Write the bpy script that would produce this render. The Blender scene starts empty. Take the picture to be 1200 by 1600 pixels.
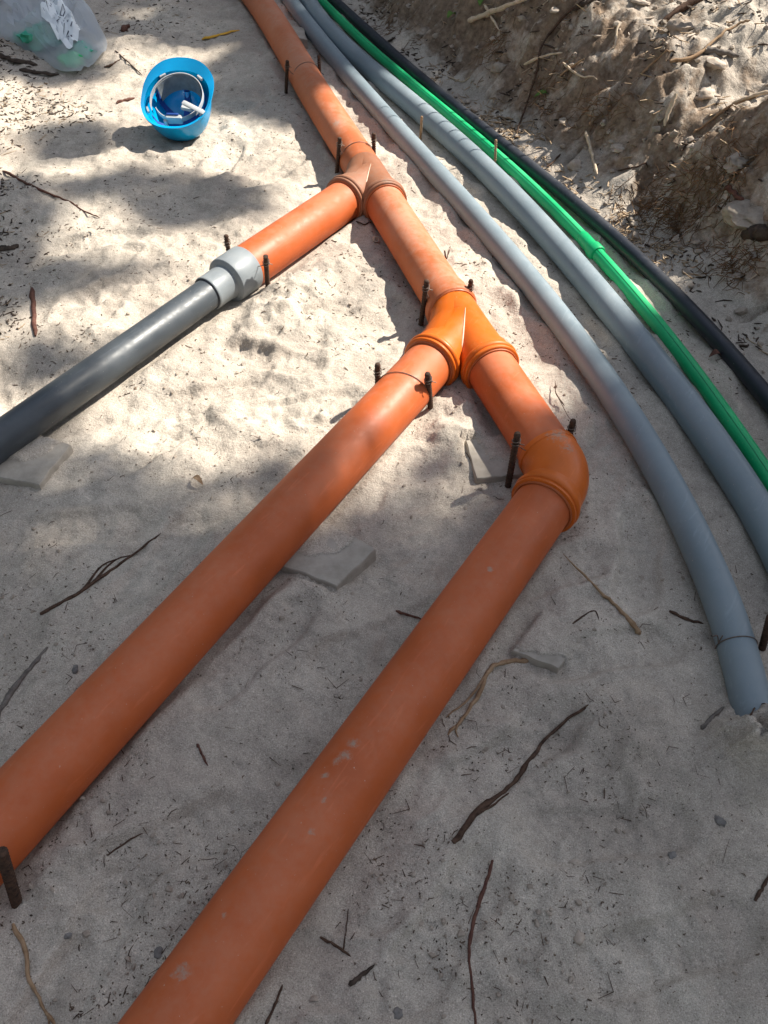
import bpy, bmesh, math, random
import numpy as np
from mathutils import Vector, Matrix

random.seed(7)
RNG = np.random.default_rng(11)
SC = bpy.context.scene
COL = SC.collection

# ------------------------------------------------------------------ camera
F, TH, RO, CAMH = 1240.0, math.radians(48.3), math.radians(-1.0), 1.15   # focal length in photo pixels, pitch, roll, eye height
cR, sR = math.cos(RO), math.sin(RO)
AX_R = np.array([1.0, 0, 0])
AX_D = np.array([0, -math.sin(TH), -math.cos(TH)])
AX_F = np.array([0, math.cos(TH), -math.sin(TH)])
IM_R = cR * AX_R + sR * AX_D
IM_D = -sR * AX_R + cR * AX_D
cam = bpy.data.cameras.new('camera')
cam.sensor_fit = 'VERTICAL'
cam.sensor_height = 24.0
cam.lens = F / 1600.0 * 24.0
cam.clip_start = 0.02
cam.clip_end = 500
cam_o = bpy.data.objects.new('camera', cam)
COL.objects.link(cam_o)
m = Matrix.Identity(4)
for i in range(3):
    m[i][0] = IM_R[i]; m[i][1] = -IM_D[i]; m[i][2] = -AX_F[i]
m[2][3] = CAMH
cam_o.matrix_world = m
SC.camera = cam_o

# ------------------------------------------------------------------ sky, sun, exposure
SUN_EL, SUN_AZ = math.radians(46.0), math.radians(29.0)      # azimuth from +X towards +Y
SUN = np.array([math.cos(SUN_EL) * math.cos(SUN_AZ), math.cos(SUN_EL) * math.sin(SUN_AZ), math.sin(SUN_EL)])
world = bpy.data.worlds.new('World')
SC.world = world
world.use_nodes = True
wn = world.node_tree.nodes
wl = world.node_tree.links
bg = wn['Background']
sky = wn.new('ShaderNodeTexSky')
sky.sky_type = 'NISHITA'
sky.sun_disc = False
sky.sun_elevation = SUN_EL
sky.sun_rotation = math.radians(90) - SUN_AZ
hz = wn.new('ShaderNodeHueSaturation')      # a hazy, whitish summer sky
hz.inputs['Saturation'].default_value = 0.54
wl.new(sky.outputs[0], hz.inputs['Color'])
wl.new(hz.outputs[0], bg.inputs[0])
bg.inputs[1].default_value = 0.11
sun = bpy.data.lights.new('sun', 'SUN')
sun.energy = 5.0
sun.angle = math.radians(0.53)
sun.color = (1.0, 0.94, 0.84)
sun_o = bpy.data.objects.new('sun', sun)
COL.objects.link(sun_o)
sun_o.rotation_euler = Vector(SUN).to_track_quat('Z', 'Y').to_euler()
sun_o.location = (6, 4, 8)
SC.view_settings.view_transform = 'Standard'
SC.view_settings.look = 'None'
SC.view_settings.gamma = 1.0
SC.view_settings.use_curve_mapping = False
SC.view_settings.exposure = 1.03
SC.render.engine = 'CYCLES'
SC.cycles.use_denoising = True
SC.cycles.use_adaptive_sampling = True
SC.cycles.adaptive_threshold = 0.02
SC.cycles.max_bounces = 4
SC.cycles.diffuse_bounces = 3
SC.cycles.transparent_max_bounces = 8

# ------------------------------------------------------------------ pixel <-> world helpers (photo is 1200 x 1600)
def ray(x, y):
    return AX_F + (x - 600) / F * IM_R + (y - 800) / F * IM_D
def at(x, y, z=0.0):
    d = ray(x, y); t = (z - CAMH) / d[2]
    return d * t + np.array([0, 0, CAMH])
def proj(P):
    q = np.asarray(P, float) - np.array([0, 0, CAMH])
    w = q @ AX_F
    return 600 + F * (q @ IM_R) / w, 800 + F * (q @ IM_D) / w

# ------------------------------------------------------------------ noise
_T = np.random.default_rng(5).random((256, 256))
def vnoise(x, y):
    xi = np.floor(x).astype(int); yi = np.floor(y).astype(int)
    fx = x - xi; fy = y - yi
    fx = fx * fx * fx * (fx * (fx * 6 - 15) + 10); fy = fy * fy * fy * (fy * (fy * 6 - 15) + 10)
    a = _T[xi & 255, yi & 255]; b = _T[(xi + 1) & 255, yi & 255]
    c = _T[xi & 255, (yi + 1) & 255]; d = _T[(xi + 1) & 255, (yi + 1) & 255]
    return (a * (1 - fx) + b * fx) * (1 - fy) + (c * (1 - fx) + d * fx) * fy - 0.5
def fbm(x, y, s, o=4, g=0.5, seed=0):
    t = 0; a = 1.0; f = 1.0 / s
    for k in range(o):
        c, n = math.cos(k * 0.7 + 0.3), math.sin(k * 0.7 + 0.3)
        t = t + a * vnoise((c * x - n * y) * f + 17.3 * k + seed, (n * x + c * y) * f + 9.1 * k + seed * 1.7)
        a *= g; f *= 2.03
    return t
def sstep(x, a, b):
    t = np.clip((x - a) / (b - a), 0, 1)
    return t * t * (3 - 2 * t)

# ------------------------------------------------------------------ pipe routes
def catmull(pts, n=8):
    P = [np.array(p, float) for p in pts]
    P = [2 * P[0] - P[1]] + P + [2 * P[-1] - P[-2]]
    out = []
    for i in range(1, len(P) - 2):
        for k in range(n):
            t = k / n
            out.append(0.5 * ((2 * P[i]) + (-P[i-1] + P[i+1]) * t + (2*P[i-1] - 5*P[i] + 4*P[i+1] - P[i+2]) * t*t + (-P[i-1] + 3*P[i] - 3*P[i+1] + P[i+2]) * t**3))
    out.append(P[-2])
    return np.array(out)
RO_ = 0.055
ZO = 0.049
W1 = at(580, 285, ZO); W2 = at(724, 512, ZO); EL = at(880, 746, ZO)
U0 = at(402, 0, ZO); U1 = at(494, 150, ZO)
def unit(v):
    v = np.array(v, float); return v / np.linalg.norm(v)
UP = [W1, at(557, 247, ZO) * 0.5 + (W1 + (U1 - W1) * 0.17) * 0.5, U1, U0, U0 + (U0 - U1) * 1.2 + np.array([-0.1, 0, 0])]
UPC = catmull(UP, 8)
B1 = unit(at(462, 367, ZO) - W1)
B1 = unit(at(335, 452, ZO) - W1)
B2 = unit(at(87, 1197, ZO) - W2)
B3a = at(275, 1600, ZO)
B3 = unit(B3a - EL)
M12 = unit(W2 - W1); M2E = unit(EL - W2)
E1 = W1 + B1 * 0.592
G_END = at(-70, 738, 0.047)
def pixpath(px, z, n=6, deg=6):
    """a smooth even bend through the points: springy plastic pipe has no kinks"""
    P = np.array([at(x, y, z) for x, y in px])
    d = np.concatenate([[0], np.cumsum(np.hypot(*np.diff(P[:, :2], axis=0).T))]); d /= d[-1]
    t = np.linspace(0, 1, len(P) * n)
    X = np.polyval(np.polyfit(d, P[:, 0], deg), t); Y = np.polyval(np.polyfit(d, P[:, 1], deg), t)
    return np.stack([X, Y, np.full(len(t), z)], -1)
R_G1, R_G2, R_GR, R_BK = 0.0315, 0.034, 0.0175, 0.0200
g1px = [(415, -60), (452, 0), (500, 60), (552, 125), (590, 172), (683, 270), (739, 333), (789, 392), (850, 467), (900, 535), (946, 600), (1002, 690), (1050, 763), (1098, 868), (1147, 992), (1186, 1122)]
g2px = [(445, -50), (481, 0), (555, 87), (627, 150), (713, 221), (775, 282), (836, 347), (903, 420), (963, 495), (1048, 600), (1105, 678), (1155, 753), (1205, 840), (1262, 960)]
grpx = [(455, -40), (502, 0), (560, 62), (625, 110), (673, 157), (713, 190), (770, 240), (820, 283), (867, 323), (927, 390), (967, 440), (1007, 479), (1066, 556), (1116, 623), (1163, 692), (1205, 755), (1280, 870)]
bkpx = [(480, -40), (522, 0), (550, 27), (590, 62), (645, 110), (697, 157), (740, 190), (787, 227), (833, 267), (887, 310), (940, 350), (993, 400), (1011, 421), (1056, 464), (1105, 516), (1150, 563), (1193, 616), (1245, 675), (1310, 760)]
G1 = pixpath(g1px, R_G1 - 0.004)
n_ = len(G1)
for k in range(6):
    G1[n_ - 6 + k][2] -= 0.018 * (k / 5.0) ** 1.5
G2 = pixpath(g2px, R_G2 - 0.004)
GR = pixpath(grpx, R_GR + 0.002)
BK = pixpath(bkpx, R_BK + 0.004)

ROUTES = [(UPC, RO_), (np.array([W1, W2]), RO_), (np.array([W2, EL]), RO_), (np.array([EL, B3a + B3 * 0.5]), RO_), (np.array([W2, W2 + B2 * 2.0]), RO_),
          (np.array([W1, E1 + B1 * 0.1]), RO_), (np.array([E1, G_END]), 0.0375), (G1[:-4:3], R_G1), (G2[::3], R_G2), (GR[::4], R_GR), (BK[::4], R_BK)]

def seg_dist(x, y, path):
    d = np.full(np.shape(x), 1e9)
    for a, b in zip(path[:-1], path[1:]):
        ex, ey = b[0] - a[0], b[1] - a[1]
        t = np.clip(((x - a[0]) * ex + (y - a[1]) * ey) / (ex * ex + ey * ey + 1e-12), 0, 1)
        d = np.minimum(d, np.hypot(x - a[0] - t * ex, y - a[1] - t * ey))
    return d

# the foot of the bank runs just outside the black hose
TOE = BK[::6][:, :2].copy()
TOE = np.vstack([TOE[0] + (TOE[0] - TOE[1]) * 60, TOE, TOE[-1] + np.array([0.12, -0.5]), TOE[-1] + np.array([0.3, -3.0]), TOE[-1] + np.array([1.0, -40])])
def toe_dist(x, y):
    best = np.full(np.shape(x), 1e9); sg = np.ones(np.shape(x)); tt = np.zeros(np.shape(x)); acc = 0
    for a, b in zip(TOE[:-1], TOE[1:]):
        e = b - a; L = math.hypot(*e)
        t = np.clip(((x - a[0]) * e[0] + (y - a[1]) * e[1]) / (L * L), 0, 1)
        px, py = x - a[0] - t * e[0], y - a[1] - t * e[1]
        d = np.hypot(px, py)
        mk = d < best - 1e-9
        best = np.where(mk, d, best)
        sg = np.where(mk, np.sign(-(e[0] * py - e[1] * px)), sg)   # positive to the right of the travel direction reversed below
        tt = np.where(mk, acc + t * L, tt)
        acc += L
    return -best * sg - 0.035, tt
# orientation check: a point far to the right must be positive
_s, _ = toe_dist(np.array([3.0]), np.array([2.0]))
TOE_SIGN = 1.0 if _s[0] > 0 else -1.0
def bank_s(x, y):
    d, t = toe_dist(x, y)
    if TOE_SIGN < 0:
        d = -(d + 0.035) - 0.035
    return d, t

FOOT = []   # boot prints: centre, heading, length
for (px, py, ang) in [(330, 620, 0.4), (110, 600, 1.2), (420, 560, -0.3), (250, 690, 0.9), (470, 640, 0.2), (190, 450, 0.7), (350, 250, 1.4), (430, 270, 1.0), (150, 380, 0.3),
                      (480, 500, 0.5), (600, 1000, 0.5), (520, 770, 1.0), (250, 880, 1.1), (120, 830, 0.2), (400, 1020, 0.9), (850, 900, 0.4), (950, 1020, 0.2), (1000, 870, 1.3),
                      (800, 1180, 0.6), (950, 1300, 0.1), (560, 1180, 1.0), (250, 1330, 0.5), (130, 1500, 1.2), (700, 1450, 0.9), (1050, 1480, 0.3), (300, 220, 0.9), (120, 240, 0.2)]:
    p = at(px, py); FOOT.append((p[0], p[1], ang, 0.27))
HEAPS = []  # loose sand pushed against pipes and lumps: centre, radius, height
for (px, py, r, h) in [(745, 640, 0.06, 0.028), (440, 500, 0.10, 0.03), (470, 455, 0.07, 0.025), (520, 420, 0.05, 0.02), (700, 680, 0.05, 0.018), (1180, 1200, 0.06, 0.02), (1130, 1175, 0.05, 0.012), (1240, 1180, 0.08, 0.02), (760, 790, 0.05, 0.012),
                       (880, 520, 0.05, 0.02), (800, 470, 0.05, 0.02), (700, 320, 0.05, 0.02), (650, 260, 0.05, 0.022), (1000, 1200, 0.12, 0.018), (420, 930, 0.08, 0.016), (100, 1060, 0.1, 0.02), (230, 560, 0.12, 0.02), (600, 640, 0.07, 0.016), (20, 330, 0.15, 0.04)]:
    p = at(px, py); HEAPS.append((p[0], p[1], r, h))
LATE = [(1180, 1168, 0.052, 0.052), (1214, 1158, 0.045, 0.030), (1145, 1172, 0.040, 0.014), (430, 462, 0.03, 0.02), (452, 450, 0.03, 0.016), (700, 622, 0.025, 0.014), (745, 610, 0.03, 0.02)]   # sand heaped over or against the pipes
LATE = [(*at(x, y)[:2], r, h) for x, y, r, h in LATE]
TILES = [  # paving tile corners in photo pixels, top height, label
    ([(-12, 744), (62, 757), (112, 694), (35, 672)], 0.024, 'pale concrete paving tile wedged under the dark grey pipe at the left edge'),
    ([(430, 878), (527, 916), (588, 856), (492, 806)], 0.020, 'tilted half buried paving tile beside the middle orange pipe'),
    ([(800, 1016), (874, 1044), (907, 992), (850, 950)], 0.008, 'paving tile almost buried in sand to the right of the nearest orange pipe'),
    ([(727, 688), (744, 748), (822, 741), (812, 676)], 0.010, 'paving tile lying under the elbow joint beside the rusty stake'),
    ([(448, 38), (474, 43), (480, 62), (452, 58)], 0.030, 'small concrete block between the far orange pipe and the grey conduits')]
TILE_XY = [(np.array([at(x, y, z)[:2] for x, y in c]), z) for c, z, _ in TILES]
def in_poly(x, y, P, grow=0.0):
    c = P.mean(0); P = c + (P - c) * (1 + grow)
    ins = np.zeros(np.shape(x), bool)
    j = len(P) - 1
    for i in range(len(P)):
        xi, yi = P[i]; xj, yj = P[j]
        cond = ((yi > y) != (yj > y)) & (x < (xj - xi) * (y - yi) / (yj - yi + 1e-12) + xi)
        ins ^= cond; j = i
    return ins

def height(x, y, full=True):
    x = np.asarray(x, float); y = np.asarray(y, float)
    s, t = bank_s(x, y)
    h = 0.016 * fbm(x, y, 0.55, 2, 0.5, 3) + 0.022 * fbm(x, y, 0.17, 3, 0.55, 1) + 0.0065 * fbm(x, y, 0.035, 2, 0.6, 8)
    # crumbly ridges
    rd = 1 - np.abs(fbm(x, y, 0.09, 3, 0.5, 21)) * 3.2
    h = h + 0.007 * np.clip(rd, 0, 1) ** 2 * (0.4 + 1.4 * np.clip(fbm(x, y, 0.5, 2, 0.5, 31) + 0.2, 0, 1))
    for (fx, fy, a, L) in FOOT:
        mk = (np.abs(x - fx) < 0.25) & (np.abs(y - fy) < 0.25)
        if not mk.any():
            continue
        dx, dy = x - fx, y - fy
        u = dx * math.cos(a) + dy * math.sin(a); v = -dx * math.sin(a) + dy * math.cos(a)
        q = (u / (L / 2)) ** 2 + (v / (0.047 - 0.012 * np.cos(u / L * 6.0))) ** 2
        ins = sstep(q, 1.15, 0.75)
        rim = np.exp(-((np.sqrt(q) - 1.22) / 0.2) ** 2)
        tread = ins * 0.0013 * np.sign(np.sin((u + 0.35 * np.abs(v)) * 2 * math.pi / 0.024)) * sstep(np.abs(v), 0.003, 0.006)
        h = h - 0.008 * ins + 0.004 * rim + np.where(mk, tread, 0)
    for (hx, hy, r, hh) in HEAPS:
        d2 = ((x - hx) ** 2 + (y - hy) ** 2) / (r * r)
        h = h + hh * np.exp(-d2 * 1.2) * (1 + 0.8 * fbm(x, y, 0.05, 3, 0.5, 40))
    # left margin of the trench floor rises a little
    h = h + 0.25 * sstep(-x, 1.55, 3.2) + 0.05 * sstep(-x, 1.1, 1.7) * sstep(y, 1.4, 2.2)
    # bank
    c = 0.275 + 0.10 * fbm(t, t * 0 + 3.7, 0.55, 2, 0.5, 4)
    tp = bank_s(np.array([at(985, 300)[0]]), np.array([at(985, 300)[1]]))[1][0]
    c = c * (1 - 0.42 * np.exp(-((t - tp - 0.02) / 0.16) ** 2))
    wob = 0.05 * fbm(x, y, 0.3, 3, 0.5, 12)
    sb = s + wob * sstep(s, 0.03, 0.2)
    bank = 0.30 * np.clip(sb, 0, 0.11) + c * sstep(sb, 0.07, 0.36) + 0.20 * np.clip(sb - 0.30, 0, 2.2) + 0.03 * np.clip(sb - 2.4, 0, 40)
    am = sstep(s, 0.02, 0.22) * (1 - 0.35 * sstep(s, 0.35, 0.6))
    rough = 0.075 * fbm(x, y, 0.26, 4, 0.55, 50) + 0.036 * (np.abs(fbm(x, y, 0.12, 3, 0.55, 60)) - 0.1) + 0.020 * fbm(x, y, 0.03, 3, 0.6, 70)
    gul = -0.05 * np.clip(1 - np.abs(fbm(t, s * 0.35, 0.16, 2, 0.5, 81)) * 7, 0, 1) * sstep(s, 0.05, 0.15) * sstep(-s, -0.5, -0.3)
    h = h * (1 - 0.4 * am) + bank + am * rough + gul
    # room for the pipes
    for path, r in ROUTES:
        d = seg_dist(x, y, path)
        w = sstep(d, r * 0.75, r + 0.035)
        flat = np.minimum(h, 0.0) * 0.25 - 0.002
        h = flat * (1 - w) + h * w
        h = np.where(d < r * 0.8, np.minimum(h, 0.002), h)
        h = h + 0.013 * np.exp(-((d - r * 1.0) / 0.018) ** 2) * np.clip(0.4 + 2.6 * fbm(x, y, 0.12, 2, 0.5, 90), 0, 1.4)
    for (hx, hy, r, hh) in LATE:
        h = h + hh * np.exp(-((x - hx) ** 2 + (y - hy) ** 2) / (r * r) * 1.2) * (1 + 1.6 * fbm(x, y, 0.03, 3, 0.6, 95))
    for ti, (P, z) in enumerate(TILE_XY):
        ins = in_poly(x, y, P, 0.02); rim = in_poly(x, y, P, 0.16)
        far = np.hypot(x - P[3][0], y - P[3][1]) + 0.02 * fbm(x, y, 0.05, 2, 0.5, 77) < (0.58, 0.58, 0.80, 0.60, 0.3)[ti] * np.linalg.norm(P[1] - P[3])
        h = np.where(ins, np.where(far, np.maximum(h, z + 0.003 + 0.004 * fbm(x, y, 0.04, 2, 0.5, 78)), np.minimum(h, z - 0.006)), np.where(rim & ~far, np.minimum(h, z - 0.013 + 0.012 * fbm(x, y, 0.05, 2, 0.5, 79)), h))
    return h

def hit(px, py, lift=0.0):
    d = ray(px, py)
    ts = np.linspace(0.5, 7.5, 900)
    P = np.array([0, 0, CAMH]) + ts[:, None] * d
    H = hgt(P[:, 0], P[:, 1])
    below = np.nonzero(P[:, 2] < H + lift)[0]
    i = below[0] if len(below) else len(ts) - 1
    a, b = ts[max(i - 1, 0)], ts[i]
    ts2 = np.linspace(a, b, 9); P2 = np.array([0, 0, CAMH]) + ts2[:, None] * d
    H2 = hgt(P2[:, 0], P2[:, 1]); bl = np.nonzero(P2[:, 2] < H2 + lift)[0]
    return P2[bl[0] if len(bl) else -1]

# ------------------------------------------------------------------ mesh helpers
class MB:
    def __init__(s): s.v = []; s.f = []
    def add(s, vs, fs):
        o = len(s.v); s.v.extend([tuple(map(float, p)) for p in vs]); s.f.extend([tuple(i + o for i in f) for f in fs])
    def tube(s, path, rad, n=12, caps=True, squash=1.0, ref=None):
        path = [np.array(p, float) for p in path]; k = len(path)
        if not hasattr(rad, '__len__'): rad = [rad] * k
        T = [unit(path[min(i + 1, k - 1)] - path[max(i - 1, 0)]) for i in range(k)]
        up = np.array([0, 0, 1.0]) if ref is None else np.array(ref, float)
        if abs(T[0] @ up) > 0.95: up = np.array([1.0, 0, 0])
        N = unit(up - T[0] * (T[0] @ up)); vs = []; fs = []
        for i in range(k):
            N = unit(N - T[i] * (N @ T[i])); B = np.cross(T[i], N)
            for j in range(n):
                a = 2 * math.pi * j / n
                vs.append(path[i] + rad[i] * (math.cos(a) * N * squash + math.sin(a) * B))
        for i in range(k - 1):
            for j in range(n):
                q = (j + 1) % n
                fs.append((i * n + j, i * n + q, (i + 1) * n + q, (i + 1) * n + j))
        if caps:
            fs.append(tuple(range(n - 1, -1, -1))); fs.append(tuple((k - 1) * n + j for j in range(n)))
        s.add(vs, fs)
    def lathe(s, O, A, prof, n=40, closed=False):
        """profile of (distance along A, radius)"""
        O = np.array(O, float); A = unit(A)
        up = np.array([0, 0, 1.0]) if abs(A[2]) < 0.95 else np.array([1.0, 0, 0])
        N = unit(up - A * (A @ up)); B = np.cross(A, N); vs = []; fs = []; k = len(prof)
        for (d, r) in prof:
            for j in range(n):
                a = 2 * math.pi * j / n
                vs.append(O + A * d + r * (math.cos(a) * N + math.sin(a) * B))
        for i in range(k if closed else k - 1):
            i2 = (i + 1) % k
            for j in range(n):
                q = (j + 1) % n
                fs.append((i * n + j, i * n + q, i2 * n + q, i2 * n + j))
        s.add(vs, fs)
    def build(s, name, mat, parent=None, smooth=True, sharp=35, origin=None, fix=True):
        V = np.array(s.v)
        o_ = np.array(origin if origin is not None else (0, 0, 0), float)
        me = bpy.data.meshes.new(name)
        me.from_pydata([tuple(p) for p in (V - o_)], [], s.f)
        if fix:
            bm = bmesh.new(); bm.from_mesh(me); bmesh.ops.recalc_face_normals(bm, faces=bm.faces); bm.to_mesh(me); bm.free()
        if smooth:
            me.polygons.foreach_set('use_smooth', [True] * len(me.polygons))
            if sharp: me.set_sharp_from_angle(angle=math.radians(sharp))
        me.materials.append(mat)
        ob = bpy.data.objects.new(name, me)
        COL.objects.link(ob)
        ob.location = tuple(o_)
        if parent is not None:
            ob.parent = parent
            w = np.zeros(3); q = parent
            while q is not None: w = w + np.array(q.location); q = q.parent
            ob.location = tuple(o_ - w)
        return ob
def empty(name, loc, label, cat, group=None):
    o = bpy.data.objects.new(name, None); COL.objects.link(o)
    o.location = tuple(loc); o.empty_display_size = 0.05
    return tag(o, label, cat, group)
def tag(o, label, cat, group=None, kind=None):
    o['label'] = label; o['category'] = cat
    if group: o['group'] = group
    if kind: o['kind'] = kind
    return o

# ------------------------------------------------------------------ material helpers
def mat(name):
    M = bpy.data.materials.new(name); M.use_nodes = True
    nt = M.node_tree; b = nt.nodes['Principled BSDF']
    return M, nt.nodes, nt.links, b
def pos(nodes, links, scale=(1, 1, 1)):
    g = nodes.new('ShaderNodeNewGeometry')
    mp = nodes.new('ShaderNodeMapping'); mp.inputs['Scale'].default_value = scale
    links.new(g.outputs['Position'], mp.inputs['Vector'])
    return mp.outputs[0]
def noise(nodes, links, vec, scale, detail=4, rough=0.55, dist=0.0):
    n = nodes.new('ShaderNodeTexNoise'); n.inputs['Scale'].default_value = scale; n.inputs['Detail'].default_value = detail
    n.inputs['Roughness'].default_value = rough; n.inputs['Distortion'].default_value = dist
    links.new(vec, n.inputs['Vector']); return n.outputs['Fac']
def ramp(nodes, links, fac, stops):
    r = nodes.new('ShaderNodeValToRGB'); e = r.color_ramp.elements
    while len(e) < len(stops): e.new(0.5)
    for k, (p, c) in enumerate(stops):
        e[k].position = p
        e[k].color = (c, c, c, 1) if not hasattr(c, '__len__') else (*c, 1)
    links.new(fac, r.inputs['Fac']); return r.outputs['Color']
def mix(nodes, links, fac, a, b, mode='MIX'):
    n = nodes.new('ShaderNodeMix'); n.data_type = 'RGBA'; n.blend_type = mode
    if isinstance(fac, float): n.inputs[0].default_value = fac
    else: links.new(fac, n.inputs[0])
    for i, v in ((6, a), (7, b)):
        if isinstance(v, tuple): n.inputs[i].default_value = (*v, 1)
        else: links.new(v, n.inputs[i])
    return n.outputs[2]
def math_(nodes, links, op, a, b=0.0, clamp=False):
    n = nodes.new('ShaderNodeMath'); n.operation = op; n.use_clamp = clamp
    for i, v in ((0, a), (1, b)):
        if isinstance(v, (int, float)): n.inputs[i].default_value = v
        else: links.new(v, n.inputs[i])
    return n.outputs[0]
def bump(nodes, links, b, height_, strength=0.4, dist=0.002):
    n = nodes.new('ShaderNodeBump'); n.inputs['Strength'].default_value = strength; n.inputs['Distance'].default_value = dist
    links.new(height_, n.inputs['Height']); links.new(n.outputs[0], b.inputs['Normal'])

def sand_mat():
    M, N, L, b = mat('sand')
    v = pos(N, L)
    at_ = N.new('ShaderNodeAttribute'); at_.attribute_name = 'humus'
    n1 = noise(N, L, v, 3.0, 3, 0.6); n2 = noise(N, L, v, 22, 4, 0.65); n3 = noise(N, L, v, 520, 2, 0.7); n4 = noise(N, L, v, 150, 3, 0.7)
    c = mix(N, L, ramp(N, L, n1, [(0.35, 0.0), (0.65, 1.0)]), (0.395, 0.340, 0.285), (0.54, 0.478, 0.40))
    c = mix(N, L, ramp(N, L, n2, [(0.42, 0.0), (0.70, 0.55)]), c, (0.33, 0.285, 0.235))
    g = ramp(N, L, n3, [(0.28, 0.55), (0.48, 0.97), (0.64, 1.12), (0.72, 1.7)])
    c = mix(N, L, 1.0, c, g, 'MULTIPLY')
    mo_ = ramp(N, L, noise(N, L, v, 85, 3, 0.7), [(0.30, 0.86), (0.5, 1.0), (0.70, 1.08)])
    c = mix(N, L, 1.0, c, mo_, 'MULTIPLY')
    # dark crumbs of humus
    sp = ramp(N, L, n4, [(0.645, 0.0), (0.68, 0.9)])
    spg = ramp(N, L, n2, [(0.40, 0.15), (0.60, 0.9)])
    spf = mix(N, L, 1.0, sp, spg, 'MULTIPLY')
    c = mix(N, L, spf, c, (0.10, 0.075, 0.055))
    # bank soil
    hn = noise(N, L, v, 11, 4, 0.7)
    hf = math_(N, L, 'ADD', at_.outputs['Fac'], math_(N, L, 'MULTIPLY', math_(N, L, 'SUBTRACT', hn, 0.5), 1.6))
    hr = ramp(N, L, hf, [(0.45, 0.0), (0.80, 0.92)])
    hc = mix(N, L, ramp(N, L, noise(N, L, v, 40, 5, 0.7), [(0.35, 0.0), (0.7, 1.0)]), (0.095, 0.062, 0.040), (0.29, 0.21, 0.145))
    hmask = mix(N, L, 1.0, hr, ramp(N, L, at_.outputs['Fac'], [(0.02, 0.0), (0.12, 1.0)]), 'MULTIPLY')
    c = mix(N, L, hmask, c, hc)
    L.new(c, b.inputs['Base Color'])
    b.inputs['Roughness'].default_value = 0.95
    b.inputs['Specular IOR Level'].default_value = 0.15
    hsum = math_(N, L, 'ADD', math_(N, L, 'MULTIPLY', n4, 1.0), math_(N, L, 'MULTIPLY', n3, 0.45))
    hsum = math_(N, L, 'ADD', hsum, math_(N, L, 'MULTIPLY', noise(N, L, v, 60, 3, 0.65), 2.4))
    bump(N, L, b, hsum, 0.5, 0.0042)
    return M

def blotch(N, L, v, spots):
    """union of soft spots of dried sand at world points: (x, y, z, radius)"""
    out = None
    nz = noise(N, L, v, 130, 4, 0.75)
    g = N.new('ShaderNodeNewGeometry')
    for (p, r) in spots:
        d = N.new('ShaderNodeVectorMath'); d.operation = 'DISTANCE'
        L.new(g.outputs['Position'], d.inputs[0]); d.inputs[1].default_value = tuple(p)
        q = math_(N, L, 'SUBTRACT', 1.0, math_(N, L, 'DIVIDE', d.outputs['Value'], r))
        out = q if out is None else math_(N, L, 'MAXIMUM', out, q)
    return ramp(N, L, math_(N, L, 'ADD', math_(N, L, 'MULTIPLY', math_(N, L, 'MAXIMUM', out, -0.5), 0.55), math_(N, L, 'MULTIPLY', math_(N, L, 'SUBTRACT', nz, 0.5), 1.5)), [(0.14, 0.0), (0.55, 0.75)])

def plastic(name, col, rough=0.42, dust=0.25, dustcol=(0.42, 0.36, 0.30), spots=None, spec=0.4, var=0.12, scale=1.0):
    M, N, L, b = mat(name)
    v = pos(N, L)
    n1 = noise(N, L, v, 6 * scale, 5, 0.6); n2 = noise(N, L, v, 60 * scale, 4, 0.7); n3 = noise(N, L, v, 700, 2)
    dark = tuple(x * (1 - var * 1.6) for x in col); lite = tuple(min(1, x * (1 + var)) for x in col)
    c = mix(N, L, ramp(N, L, n1, [(0.3, 0.0), (0.7, 1.0)]), dark, lite)
    g = N.new('ShaderNodeNewGeometry'); sx = N.new('ShaderNodeSeparateXYZ'); L.new(g.outputs['Normal'], sx.inputs[0])
    top = ramp(N, L, sx.outputs['Z'], [(0.15, 0.12), (0.95, 1.0)])      # dust settles on what faces up
    dm = ramp(N, L, math_(N, L, 'ADD', math_(N, L, 'MULTIPLY', n1, 0.6), math_(N, L, 'MULTIPLY', n2, 0.4)), [(0.42, 0.08), (0.60, 1.0)])
    df = mix(N, L, 1.0, mix(N, L, 1.0, top, dm, 'MULTIPLY'), (dust, dust, dust), 'MULTIPLY')
    c = mix(N, L, df, c, dustcol)
    # scattered specks of sand and fine scratches
    spk = ramp(N, L, noise(N, L, v, 240, 2, 0.6), [(0.735, 0.0), (0.76, 0.6)])
    c = mix(N, L, spk, c, (0.5, 0.44, 0.36))
    mr = N.new('ShaderNodeMapping'); mr.inputs['Rotation'].default_value = (0, 0, -math.atan2(B3[1], B3[0]))
    g2 = N.new('ShaderNodeNewGeometry'); L.new(g2.outputs['Position'], mr.inputs['Vector'])
    mr2 = N.new('ShaderNodeMapping'); mr2.inputs['Scale'].default_value = (7, 60, 40); L.new(mr.outputs[0], mr2.inputs['Vector'])
    scr = ramp(N, L, noise(N, L, mr2.outputs[0], 1.6, 3, 0.65, 0.6), [(0.60, 0.0), (0.72, 0.26)])
    c = mix(N, L, scr, c, tuple(min(1, x * 1.35 + 0.06) for x in col))
    rr = ramp(N, L, dm, [(0.0, rough), (1.0, min(1, rough + 0.25))])
    if spots:
        bf = blotch(N, L, v, spots)
        c = mix(N, L, bf, c, (0.34, 0.295, 0.24))
        rr = mix(N, L, bf, rr, (0.95, 0.95, 0.95))
    L.new(c, b.inputs['Base Color']); L.new(rr, b.inputs['Roughness'])
    b.inputs['Specular IOR Level'].default_value = spec
    bump(N, L, b, math_(N, L, 'ADD', n3, math_(N, L, 'MULTIPLY', n1, 1.5)), 0.06, 0.002)
    return M

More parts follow.
